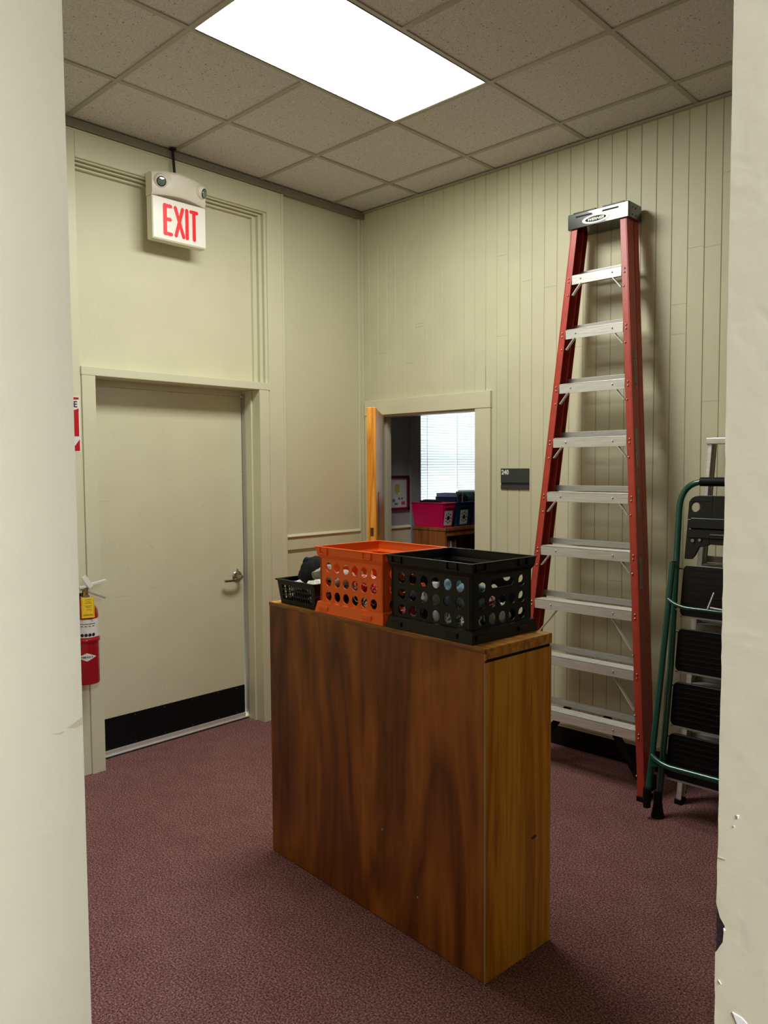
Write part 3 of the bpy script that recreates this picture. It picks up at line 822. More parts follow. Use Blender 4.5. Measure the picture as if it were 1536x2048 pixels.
# curved housing above: bowed front surface
hb = MB()
N = 18; vs = []; fs = []
for i in range(N + 1):
    tt = i / N; yy = sy0 + (sy1 - sy0) * tt
    bow = math.sin(PI * tt)
    xf = XF + 0.002 + 0.026 * bow
    zb = 3.120 + 0.012 * bow; zt = 3.262 - 0.052 * (2 * tt - 1) ** 4 * 0 - 0.018 * (1 - bow)
    vs += [(0.03, yy, zb), (0.03, yy, zt), (xf - 0.012, yy, zt), (xf, yy, zt - 0.014), (xf, yy, zb + 0.012), (xf - 0.010, yy, zb)]
for i in range(N):
    for j in range(6):
        fs.append((i * 6 + j, (i + 1) * 6 + j, (i + 1) * 6 + (j + 1) % 6, i * 6 + (j + 1) % 6))
fs += [(0, 1, 2, 3, 4, 5), tuple(N * 6 + j for j in range(6))[::-1]]
hb.add(vs, fs); hs = hb.build('lamp_housing', M['sign_white'], ex, smooth=True)
for yy, dy in ((sy0 + 0.052, -0.25), (sy1 - 0.040, 0.55)):
    ax = Vector((1, dy, -0.30)).normalized(); uu = ax.cross(Vector((0, 0, 1))).normalized(); vv = uu.cross(ax)
    o = Vector((XF - 0.008, yy, 3.200))
    s = MB(); s.lathe([(0.042, 0.0), (0.042, 0.012), (0.039, 0.024), (0.033, 0.034), (0.027, 0.037)], Fr(o, uu, vv, ax), 28)
    hh = s.build('lamp_head', M['sign_white'], ex, smooth=True)
    s = MB(); s.lathe([(0.0265, 0.033), (0.0265, 0.0385), (0.021, 0.040)], Fr(o, uu, vv, ax), 24)
    s.build('lamp_ring', M['black'], hh, smooth=True)
    s = MB(); s.lathe([(0.0230, 0.038), (0.020, 0.0425), (0.009, 0.045), (0.001, 0.0458)], Fr(o, uu, vv, ax), 24)
    s.build('lamp_lens', M['glass_lamp'], hh, smooth=True)
s = MB(); s.tube([(0.060, -1.525, 3.240), (0.056, -1.528, 3.32), (0.050, -1.530, CEIL - .002)], 0.0075, 10); s.tube([(0.050, -1.530, CEIL - .012), (0.050, -1.530, CEIL - .005)], 0.020, 14)
s.build('conduit', M['plate_dark'], ex, smooth=True)

# ================================================================== EXTINGUISHER + STICKER
cx, cy = 0.100, -2.130; R = 0.062
X = thing('fire_extinguisher', 'red fire extinguisher with yellow tag hung beside the painted door', 'fire extinguisher', (cx, cy, 0.52))
fz = Fr((cx, cy, 0), (1, 0, 0), (0, 1, 0), (0, 0, 1))
s = MB(); s.lathe([(R - .012, .520), (R - .002, .524), (R, .532), (R, .880), (R - .004, .905), (R - .022, .935), (.026, .950), (.022, .965)], fz, 40)
s.build('cylinder', M['ext_red'], X, smooth=True)
s = MB(); s.lathe([(R + .0008, .768), (R + .0008, .862)], fz, 40); lb = s.build('label_band', M['label_white'], X, smooth=True)
for i, ph in enumerate([-1.35, -1.05, -.75, -.45, -.15, .15]):
    u = Vector((math.cos(ph), math.sin(ph), 0)); tg = Vector((-u.y, u.x, 0))
    fr = Fr(Vector((cx, cy, 0)) + u * (R + .0012), tg, (0, 0, 1), u)
    s = MB(); s.lathe([(.0085, 0), (.0085, .0006)], Fr(fr.p(0, .782, 0), fr.u, fr.v, fr.w), 16)
    s.build('label_print', M['ink'], lb); s = MB()
    s.box(-.008, .010, .838, .8405, 0, .0006, fr)
    s.box(-.006, .006, .826, .829, 0, .0006, fr)
    s.build('label_print', M['ink'], lb)
s = MB(); s.lathe([(R + .003, .742), (R + .006, .746), (R + .006, .758), (R + .003, .762)], fz, 40); s.build('clamp_band', M['ext_red'], X, smooth=True)
# diamond badge, wrapped on the cylinder
s = MB()
phc = -0.42; n = 14; wv = .048; hv = .021
vs = []; fs = []
for i in range(n + 1):
    a = -1 + 2 * i / n; ph = phc + a * wv / R; hh_ = hv * (1 - abs(a)) + .0005
    for sg in (-1, 1):
        vs.append((cx + math.cos(ph) * (R + .001), cy + math.sin(ph) * (R + .001), .668 + sg * hh_))
for i in range(n): fs.append((2 * i, 2 * i + 2, 2 * i + 3, 2 * i + 1))
s.add(vs, fs); bg = s.build('badge', M['label_white'], X)
s = MB()
for i, chh in enumerate('AMEREX'):
    ph = phc + (i - 2.5) * .0100 / R * 1.0
    u = Vector((math.cos(ph), math.sin(ph), 0)); fr = Fr(Vector((cx, cy, .6635)) + u * (R + .0013), (-u.y, u.x, 0), (0, 0, 1), u)
    fr.o = fr.p(-.0045, 0, 0)
    text_mb(chh, fr, .009, .0004, bold=.02, mb=s)
s.build('badge_letters', M['ink'], bg)
s = MB(); s.lathe([(.022, .955), (.022, .975), (.016, .980), (.016, 1.005), (.020, 1.010), (.020, 1.020)], fz, 24); s.build('valve', M['chrome'], X, smooth=True)
s = MB(); s.beam((cx - .01, cy - .02, 1.012), (cx + .02, cy + .10, .955), (1, 0, 0), .024, .010); s.build('carry_handle', M['alum_dark'], X, bevel=.001)
s = MB(); s.beam((cx, cy - .03, 1.020), (cx + .02, cy + .105, 1.048), (1, 0, 0), .022, .013); s.build('squeeze_lever', M['ext_white'], X, bevel=.002)
s = MB(); s.beam((cx + .020, cy + .025, 1.020), (cx + .012, cy - .012, 1.080), (0, 1, .3), .026, .006); s.build('pull_ring_tab', M['ext_white'], X, bevel=.001)
s = MB(); s.tube([(cx, cy - .02, .985), (cx - .01, cy - .075, .985), (cx - .02, cy - .100, .93), (cx - .02, cy - .105, .75), (cx - .01, cy - .095, .66)], .009, 10); s.build('hose', M['black_matte'], X, smooth=True)
u = Vector((.82, -.05, 0)).normalized(); u = Vector((math.cos(-.35), math.sin(-.35), 0))
ft = Fr(Vector((cx + .012, cy + .012, .872)) + u * (R - .004), (-u.y, u.x, 0), (0, 0, 1), u)
s = MB(); s.box(-.040, .022, .0, .105, .0, .0015, ft); tg_ = s.build('yellow_tag', M['tag_yellow'], X)
s = MB()
for zz, a0_, a1_ in ((.092, -.022, .008), (.082, -.020, .006), (.074, -.022, .010), (.060, -.024, .010), (.052, -.020, .004), (.040, -.018, .008), (.012, -.034, .016), (.016, -.030, .012)):
    s.box(a0_, a1_, zz, zz + .0018, .0015, .0020, ft)
s.box(-.036, -.0352, .008, .096, .0015, .002, ft); s.box(.018, .0188, .008, .096, .0015, .002, ft)
s.build('tag_print', M['tag_line'], tg_)
s = MB(); s.box(0.0, 0.035, cy - .02, cy + .02, .62, .98); s.build('wall_bracket', M['ext_red'], X, bevel=.002)

# vertical FIRE EXTINGUISHER sticker
st = MB(); st.box(0.024, 0.0250, -2.200, -2.0935, 1.718, 2.008)
S = tag(st.build('fire_sign', M['label_white'], origin=(0.025, -2.147, 1.863)), 'red and white fire extinguisher sticker with arrow, above the extinguisher', 'sign')
s = MB()
fs_ = Fr((0.0252, 0, 0), (0, 1, 0), (0, 0, 1), (1, 0, 0))
s.prism([(-2.193, 1.996), (-2.193, 1.985), (-2.10, 1.990), (-2.0995, 2.001), (-2.193, 2.001)], -.0001, .0004, fs_)
s.build('red_corner', M['sticker_red'], S); s = MB()
s.box(-2.190, -2.102, 1.800, 1.930, -.0001, .0004, fs_)
s.prism([(-2.193, 1.930), (-2.1015, 1.930), (-2.1015, 1.945), (-2.12, 1.936), (-2.193, 1.936)], -.0001, .0005, fs_)
s.build('red_panel', M['sticker_red'], S); s = MB()
s.prism([(-2.193, 1.724), (-2.100, 1.724), (-2.099, 1.785), (-2.1245, 1.752), (-2.147, 1.735), (-2.170, 1.752), (-2.193, 1.790)], -.0001, .0004, fs_)
s.build('red_arrow', M['sticker_red'], S)
s = text_mb('FIRE', Fr((0.0253, -2.183, 1.950), (0, 1, 0), (0, 0, 1), (1, 0, 0)), .031, .0004, bold=.02, sx=.92)
s.build('letters', M['ink'], S)

# ================================================================== ROOM PLATE 240
pl = MB(); pl.box(1.203, 1.404, -.0085, -.0015, 1.532, 1.618); pl.box(1.203, 1.404, -.0085, -.0015, 1.493, 1.518); pl.box(1.203, 1.404, -.0045, -.0015, 1.516, 1.534)
R24 = tag(pl.build('room_sign', M['plate_grey'], origin=(1.303, -.0015, 1.556), bevel=.001), 'small charcoal room plate reading 240 on the boarded wall', 'sign')
s = MB(); s.box(1.205, 1.402, -.0060, -.0044, 1.518, 1.532); s.build('slot', M['plate_dark'], R24)
s = text_mb('240', Fr((1.2085, -.0086, 1.5825), (1, 0, 0), (0, 0, 1), (0, -1, 0)), .0265, .0006, bold=.03, sx=.92)
s.build('number', M['white'], R24)

# ================================================================== CABINET (bookcase seen from behind)
ua = Vector((1.174, -0.085, 0)).normalized(); va = Vector((-ua.y, ua.x, 0))
CA = Vector((1.387, -1.937, 0))
fc = Fr(CA, ua, va, (0, 0, 1))
CL, CD, CH = 1.178, 0.344, 1.07
Bk = thing('bookcase', 'low oak bookcase turned back to the viewer, crates standing on it', 'bookcase', tuple(fc.p(CL / 2, CD / 2, 0)))
mo = MB()
def cmb(*a_): return MB().box(*a_, fc)
o = cmb(0.001, CL - .0022, 0, .006, 0.003, CH - .0150); o.build('back_panel', M['back_wood'], Bk)
o = cmb(CL - .020, CL, 0.0062, CD, 0, CH - .044); o.build('side_panel', M['oak'], Bk, bevel=.0008)
o = cmb(CL - .0020, CL - .0001, 0.0, .006, 0, CH - .044); o.build('edge_strip', M['edge_white'], Bk)
o = cmb(0, .020, 0.006, CD, 0, CH - .044); o.build('side_panel', M['oak'], Bk, bevel=.0008)
o = cmb(-.002, CL + .001, .0064, CD + .002, CH - .034, CH); o.build('top', M['oak_top'], Bk, bevel=.0012)
o = cmb(-.002, CL + .001, -.001, .0062, CH - .0145, CH); o.build('top_edge', M['oak_edge'], Bk, bevel=.0008)
o = cmb(CL - .0022, CL, -.0002, .0062, CH - .036, CH - .015); o.build('edge_block', M['oak'], Bk)
for zz in (.08, .40, .72):
    o = cmb(.020, CL - .020, .006, CD - .004, zz, zz + .02); o.build('shelf', M['oak'], Bk)
o = cmb(.020, CL - .020, CD - .024, CD - .004, 0, .08); o.build('kick_board', M['oak'], Bk)
o = cmb(.02, CL - .004, .008, CD - .004, CH - .046, CH - .033); o.build('gap_shade', M['black_matte'], Bk)  # black strip paints in the dark of the gap under the top
for aa, zz in ((.70, .335), (.88, .16)):
    MB().lathe([(.0035, 0), (.0035, .0006)], Fr(fc.p(aa, -.0005, zz), ua, (0, 0, 1), -va), 10).build('paint_spot', M['stain'], Bk)
o = MB(); o.prism([(0, 0), (.02, .006), (.03, .004), (.028, -.004), (.01, -.007)], 0, .0006, Fr(fc.p(CL, .235, .395), va, (0, 0, 1), ua)); o.build('dark_scuff', mat('scuff_dark', srgb(92, 56, 22), .6), Bk)

# ================================================================== CRATES
def crate(org, W_, D_, m, label, handle_side=True, rim_ext=.014):
    """org = near-left base corner in the cabinet frame (a,b)"""
    a0, b0 = org
    zb = CH + 0.0008
    H = 0.256
    r = thing('storage_crate', label, 'crate', tuple(fc.p(a0 + W_ / 2, b0 + D_ / 2, zb)))
    base = fc.p(a0, b0, zb)
    f = Fr(base, ua, va, (0, 0, 1))
    ins = 0.013
    th = .0035
    zf, zr = .040, H - .042       # top of foot flange, underside of rim band
    def wall(fr, L, cols, handle):
        m_ = MB()
        z0_, z1_ = zf, zr
        rows = 3; rh = .0555
        zc0 = .066
        cw = (L - .05) / cols
        cells = [(0, .025, z0_, z1_, None), (L - .025, L, z0_, z1_, None), (.025, L - .025, z0_, zc0 - rh / 2 + .0005, None), (.025, L - .025, zc0 + 2.5 * rh, z1_, None)] if zc0 + 2.5 * rh < z1_ else [(0, .025, z0_, z1_, None), (L - .025, L, z0_, z1_, None), (.025, L - .025, z0_, zc0 - rh / 2 + .0005, None)]
        for rr in range(rows):
            for cc in range(cols):
                ca = .025 + cw * (cc + .5); cb_ = zc0 + rh * rr
                za, zb_ = cb_ - rh / 2, min(cb_ + rh / 2, z1_)
                if handle and rr == 2 and 0 < cc < cols - 1:
                    if cc == 1:
                        cells.append((.025 + cw, L - .025 - cw, za, zb_, (L / 2, cb_ + .004, .062, .0145, 6)))
                    continue
                cells.append((ca - cw / 2, ca + cw / 2, za, zb_, (ca, cb_ + .001, .0182, .0186, 2)))
        m_.holed(cells, th, fr)
        return m_
    body = MB()
    # four walls: frames with w pointing inward
    fw = [Fr(f.p(ins, ins, 0), ua, (0, 0, 1), va), Fr(f.p(W_ - ins, ins, 0), va, (0, 0, 1), -ua), Fr(f.p(W_ - ins, D_ - ins, 0), -ua, (0, 0, 1), -va), Fr(f.p(ins, D_ - ins, 0), -va, (0, 0, 1), ua)]
    Ls = [W_ - 2 * ins, D_ - 2 * ins] * 2
    for i in range(4):
        mb_ = wall(fw[i], Ls[i], 6 if i % 2 == 0 else 5, i % 2 == 1)
        body.add(mb_.v, mb_.f)
    # raised rings round the holes and corner posts
    body.box(ins, ins + .012, ins, ins + .012, zf, zr, f); body.box(W_ - ins - .012, W_ - ins, ins, ins + .012, zf, zr, f)
    body.box(ins, ins + .012, D_ - ins - .012, D_ - ins, zf, zr, f); body.box(W_ - ins - .012, W_ - ins, D_ - ins - .012, D_ - ins, zf, zr, f)
    # floor of the crate
    body.box(ins, W_ - ins, ins, D_ - ins, .012, .016, f)
    body.build('body', m, r, bevel=.0008)
    def ring(z0_, z1_, o0, o1, t_):
        """flared band: outer offset o0 at z0, o1 at z1"""
        mm = MB()
        def rect(off): return [(off, off), (W_ - off, off), (W_ - off, D_ - off), (off, D_ - off)]
        prof = [(o0, z0_), (o1, z1_), (o1 + t_, z1_), (o0 + t_, z0_)]
        vs = []
        for off, zz in prof: vs += [f.p(a_, b_, zz) for a_, b_ in rect(off)]
        fs = []
        for j in range(4):
            for k_ in range(4):
                j2 = (j + 1) % 4
                fs.append((j * 4 + k_, j * 4 + (k_ + 1) % 4, j2 * 4 + (k_ + 1) % 4, j2 * 4 + k_))
        return mm.add(vs, fs)
    rm = ring(zr - .004, zr + .010, ins, .0045, .004); q_ = ring(zr + .010, H, .0045, 0.0, .004); rm.add(q_.v, q_.f)
    q_ = ring(H - .003, H, -.003, -.003, .010); rm.add(q_.v, q_.f)
    rm.build('rim', m, r, bevel=.0012)
    fl = ring(zf, zf + .0035, 0.004, ins, .004); q_ = ring(0.0, zf, -.004, .004, .004); fl.add(q_.v, q_.f)
    fl.build('base_flange', m, r, bevel=.0012)
    # latch tabs on rim and feet
    for fr, L in ((Fr(f.p(0, 0, 0), ua, (0, 0, 1), -va), W_), (Fr(f.p(W_, 0, 0), va, (0, 0, 1), ua), D_)):
        for c_ in (.13 * L, .78 * L):
            tb = MB()
            tb.box(c_ - .024, c_ + .024, H - .028, H - .0245, -.003, .0032, fr)
            tb.box(c_ - .024, c_ - .0205, H - .028, H - .003, -.003, .0032, fr); tb.box(c_ + .0205, c_ + .024, H - .028, H - .003, -.003, .0032, fr)
            tb.build('latch_tab', m, r, bevel=.001)
            tb = MB(); tb.box(c_ - .026, c_ + .026, .010, .026, -.004, .006, fr); tb.build('foot_tab', m, r, bevel=.001)
    return r, f
cb_near = (1.178 - .475 + .0, .0)
# black crate: base from a=.717 to 1.118 ; orange from .312 to .705
crate((.716, .012), .400, .330, M['black'], 'black plastic crate with round holes at the right end of the bookcase')
crate((.312, .008), .390, .330, M['orange'], 'bright orange plastic crate with round holes in the middle of the bookcase')

# small slotted basket
zb = CH + .0008
bx = thing('slotted_basket', 'small black slotted basket overflowing with clothes at the bookcase left end', 'basket', tuple(fc.p(.18, .15, zb)))
a0, a1, b0, b1, hb_ = .060, .292, .020, .270, .100
taper = .012
def sl_wall(p0, p1, inward, cols):
    """p0,p1 base corners (cabinet frame), wall leans outward by taper"""
    P0 = fc.p(p0[0], p0[1], zb); P1 = fc.p(p1[0], p1[1], zb)
    u_ = (P1 - P0); L = u_.length; u_.normalize()
    inw = (ua * inward[0] + va * inward[1])
    up = (Vector((0, 0, hb_)) - inw * taper).normalized()
    fr = Fr(P0, u_, up, inw)
    m_ = MB(); Hh = hb_ / up.z
    m_.holed([(0, L, 0, .016, None), (0, L, Hh - .018, Hh, None)], .0025, fr)
    m_.holed([(0, .016, .016, Hh - .018, None), (L - .016, L, .016, Hh - .018, None)], .0025, fr)
    cw = (L - .032) / cols; rh = (Hh - .034) / 3
    cells = []
    for i in range(cols):
        for j in range(3):
            x_ = .016 + cw * i; z_ = .016 + rh * j
            cells.append((x_, x_ + cw, z_, z_ + rh, (x_ + cw / 2, z_ + rh / 2, cw * .36, rh * .40, 5)))
    m_.holed(cells, .0025, fr)
    # flared corner filler: triangle to the leaning corner
    tp = taper
    A_ = fr.p(0, 0); B_ = fr.p(0, Hh); C_ = B_ - u_ * tp
    D_ = fr.p(L, 0); E_ = fr.p(L, Hh); F_ = E_ + u_ * tp
    for T_ in ((A_, B_, C_), (D_, F_, E_)):
        q = [t_ for t_ in T_] + [t_ + inw * .0025 for t_ in T_]
        m_.add(q, [(0, 1, 2), (5, 4, 3), (0, 3, 4, 1), (1, 4, 5, 2), (2, 5, 3, 0)])
    return m_
bm_ = MB()
for p0, p1, inn, cc in (((a0, b0), (a1, b0), (0, 1), 13), ((a1, b0), (a1, b1), (-1, 0), 12), ((a1, b1), (a0, b1), (0, -1), 13), ((a0, b1), (a0, b0), (1, 0), 12)):
    q = sl_wall(p0, p1, inn, cc); bm_.add(q.v, q.f)
bm_.box(a0, a1, b0, b1, zb + .001 - 0, zb + .004, Fr(CA, ua, va, (0, 0, 1)))
bm_.build('basket_body', M['black'], bx)
rm = MB(); fz_ = Fr(CA, ua, va, (0, 0, 1)); tp = taper + .006
zt = zb + hb_
rm.box(a0 - tp, a1 + tp - .006, b0 - tp, b0 - tp + .010, zt - .004, zt + .003, fz_); rm.box(a0 - tp, a1 + tp - .006, b1 + tp - .010, b1 + tp, zt - .004, zt + .003, fz_)
rm.box(a0 - tp, a0 - tp + .010, b0 - tp, b1 + tp, zt - .004, zt + .003, fz_); rm.box(a1 + tp - .016, a1 + tp - .006, b0 - tp, b1 + tp, zt - .004, zt + .003, fz_)
rm.build('rim', M['black'], bx, bevel=.0015)

# ---------------------------------------------------------- soft goods
def cloth_mat(name, cols, scale=22, rough=.85, ring=False):
    m, nt, b = new_mat(name)
    tc = nt.nodes.new('ShaderNodeTexCoord')
    n = nt.nodes.new('ShaderNodeTexNoise'); n.inputs['Scale'].default_value = scale; n.inputs['Detail'].default_value = 1; n.inputs['Distortion'].default_value = .8
    nt.links.new(tc.outputs['Object'], n.inputs['Vector'])
    r = nt.nodes.new('ShaderNodeValToRGB'); r.color_ramp.interpolation = 'CONSTANT'
    k = len(cols)
    r.color_ramp.elements[0].position = 0; r.color_ramp.elements[0].color = cols[0]
    r.color_ramp.elements[1].position = .5 if k == 2 else .44; r.color_ramp.elements[1].color = cols[1]
    for i in range(2, k):
        e = r.color_ramp.elements.new(.44 + .10 * (i - 1)); e.color = cols[i]
    nt.links.new(n.outputs['Fac'], r.inputs['Fac']); nt.links.new(r.outputs['Color'], b.inputs['Base Color'])
    n2 = nt.nodes.new('ShaderNodeTexNoise'); n2.inputs['Scale'].default_value = 500; nt.links.new(tc.outputs['Object'], n2.inputs['Vector'])
    bp = nt.nodes.new('ShaderNodeBump'); bp.inputs['Strength'].default_value = .3; bp.inputs['Distance'].default_value = .002
    nt.links.new(n2.outputs['Fac'], bp.inputs['Height']); nt.links.new(bp.outputs['Normal'], b.inputs['Normal'])
    b.inputs['Roughness'].default_value = rough; b.inputs['Specular IOR Level'].default_value = .2
    return m
wht, blk = srgb(222, 220, 212), srgb(18, 18, 22)
CM = {
 'white': cloth_mat('white_knit', [wht, srgb(206, 204, 198)]),
 'grey': cloth_mat('grey_knit', [srgb(150, 150, 150), srgb(172, 172, 170)]),
 'black': cloth_mat('black_knit', [blk, srgb(24, 24, 30)]),
 'navy': cloth_mat('navy_knit', [srgb(16, 20, 44), srgb(24, 30, 58)]),
 'slate': cloth_mat('slate_fleece', [srgb(112, 136, 148), srgb(132, 152, 160)]),
 'red_stripe': cloth_mat('red_white_print', [srgb(180, 26, 44), wht, srgb(160, 20, 40)], 30),
 'red': cloth_mat('red_fabric', [srgb(196, 34, 40), srgb(176, 26, 36)]),
 'green_white': cloth_mat('green_white_print', [srgb(24, 74, 66), wht, srgb(60, 120, 108)], 26),
 'black_white': cloth_mat('black_white_print', [blk, wht, blk], 34),
 'magenta': cloth_mat('magenta_white_print', [srgb(196, 60, 120), wht, srgb(150, 40, 90)], 30),
 'teal': cloth_mat('dark_teal_fabric', [srgb(30, 56, 62), srgb(44, 74, 80)]),
}
def lump(a_, b_, z_, ra, rb, rz, key, label, cat, name, group=None, seed=0, fold=.16, part=None, rot=0.0):
    """crumpled soft cloth: flattened icosphere with creases, resting with its bottom near z_"""
    bm = bmesh.new(); bmesh.ops.create_icosphere(bm, subdivisions=4, radius=1)
    for v in bm.verts:
        d = v.co.normalized()
        q = Vector((d.x * 1.3 + seed * 3.1, d.y * 1.3 - seed, d.z * 1.3))
        n1 = noise.noise(q * 1.1); n2 = noise.noise(Vector((q.x * 2.2 + n1 * 2, q.y * 2.2, q.z * 4.2)))
        rr = 1 + fold * n1 * 1.3 - fold * 1.2 * abs(n2) + fold * .3
        zz = d.z * rr
        if zz < -.75: zz = -.75
        v.co = Vector((d.x * rr, d.y * rr, zz))
    mx_ = Matrix.Rotation(rot, 4, 'Z')
    ctr = fc.p(a_, b_, z_ + .75 * rz)
    vs = []
    for v in bm.verts:
        c_ = mx_ @ Vector((v.co.x * ra, v.co.y * rb, v.co.z * rz)); vs.append(ctr + ua * c_.x + va * c_.y + Vector((0, 0, c_.z)))
    fs = [tuple(v.index for v in f.verts) for f in bm.faces]
    bm.free()
    m_ = MB().add(vs, fs)
    o_ = m_.build(name, CM[key], part, origin=None if part else ctr)
    for p_ in o_.data.polygons: p_.use_smooth = True
    if not part: tag(o_, label, cat, group)
    return o_
# clothes in the basket
zB = CH + .006
cap = lump(.142, .150, zB + .042, .088, .078, .080, 'black', 'black soft knit cap with two round ears heaped in the small basket', 'hat', 'animal_hat', seed=1, fold=.10)
for da, db, nm in ((-.034, -.030, 'ear'), (.026, -.012, 'ear')):
    lump(.140 + da, .150 + db, zB + .142, .021, .016, .022, 'navy', '', '', nm, seed=2, part=cap, fold=.05)
lump(.228, .125, zB + .100, .044, .050, .030, 'grey', 'pale grey knit glove lying over the black cap', 'clothing', 'knit_glove', seed=3, fold=.3)
lump(.235, .075, zB + .045, .056, .042, .034, 'white', 'white cloth bulging over the front rim of the small basket', 'clothing', 'white_cloth', seed=4, fold=.25)
lump(.118, .068, zB + .054, .045, .034, .020, 'white', 'white sock poking out at the left corner of the small basket', 'clothing', 'white_sock', seed=5, fold=.3)
lump(.132, .098, zB, .048, .052, .034, 'black', 'black cloth filling the left side of the small basket', 'clothing', 'black_cloth', seed=6)
lump(.232, .098, zB, .042, .055, .028, 'white', 'white cloth pressed against the front slots of the small basket', 'clothing', 'white_cloth', seed=7)
lump(.18, .212, zB, .075, .040, .032, 'navy', 'navy cloth at the back of the small basket', 'clothing', 'navy_cloth', seed=8)
# orange crate contents (inner a .335..0.68, b .03..0.32)
Gz = CH + .018
lst = [(.375, .085, .0, .040, .055, .055, 'black', 'black cloth low in the left front corner of the orange crate', 9),
       (.445, .080, .0, .036, .050, .055, 'black', 'black cloth behind the second column of orange crate holes', 10),
       (.510, .080, .0, .036, .050, .055, 'black_white', 'black and white patterned cloth low in the middle of the orange crate', 11),
       (.570, .085, .0, .034, .055, .055, 'black_white', 'black and white cloth right of centre in the orange crate', 12),
       (.640, .085, .0, .036, .055, .055, 'black', 'black cloth in the right front corner of the orange crate', 13),
       (.385, .090, .080, .042, .052, .036, 'grey', 'grey cloth on top of the pile at the left of the orange crate', 14),
       (.530, .085, .080, .060, .050, .034, 'red_stripe', 'red and white patterned cloth near the top of the orange crate', 15),
       (.630, .085, .082, .044, .052, .034, 'red_stripe', 'red and white cloth at the top right of the orange crate', 16),
       (.500, .230, .0, .13, .075, .070, 'navy', 'navy cloth filling the back of the orange crate', 17)]
for a_, b_, dz, ra, rb, rz, key, lab, sd in lst:
    lump(a_, b_, Gz + dz, ra * .93, rb * .93, rz * .95, key, lab, 'clothing', 'folded_cloth', 'clothes in the orange crate', seed=sd, fold=.18)
# black crate contents (inner a .74..1.09, b .035..0.315)
lst = [(.790, .085, .0, .044, .050, .045, 'magenta', 'magenta and white cloth low at the left of the black crate', 21),
       (.865, .080, .0, .036, .045, .045, 'black', 'black cloth low in the middle front of the black crate', 22),
       (.925, .085, .0, .034, .050, .050, 'white', 'white sock low in the front of the black crate', 23),
       (.990, .085, .0, .036, .050, .050, 'green_white', 'dark green and white cloth low in the front of the black crate', 24),
       (1.050, .090, .0, .036, .052, .052, 'green_white', 'green and white cloth in the near corner of the black crate', 25),
       (1.055, .200, .0, .034, .070, .050, 'white', 'white cloth along the right end of the black crate', 26),
       (.800, .085, .068, .046, .050, .030, 'black', 'black and grey cloth above the magenta one in the black crate', 27),
       (.880, .085, .072, .042, .050, .045, 'grey', 'grey cloth behind the middle holes of the black crate', 28),
       (.960, .085, .080, .050, .052, .058, 'slate', 'slate blue fleece near the top of the black crate', 29),
       (1.040, .095, .080, .046, .058, .056, 'slate', 'slate blue fleece in the near top corner of the black crate', 30),
       (1.050, .175, .068, .034, .045, .030, 'red_stripe', 'red and white cloth at the right end of the black crate', 31),
       (.880, .230, .0, .12, .070, .050, 'teal', 'dark teal cloth filling the back of the black crate', 32)]
for a_, b_, dz, ra, rb, rz, key, lab, sd in lst:
    lump(a_, b_, Gz + dz, ra * .93, rb * .93, rz * .95, key, lab, 'clothing', 'folded_cloth', 'clothes in the black crate', seed=sd, fold=.18)

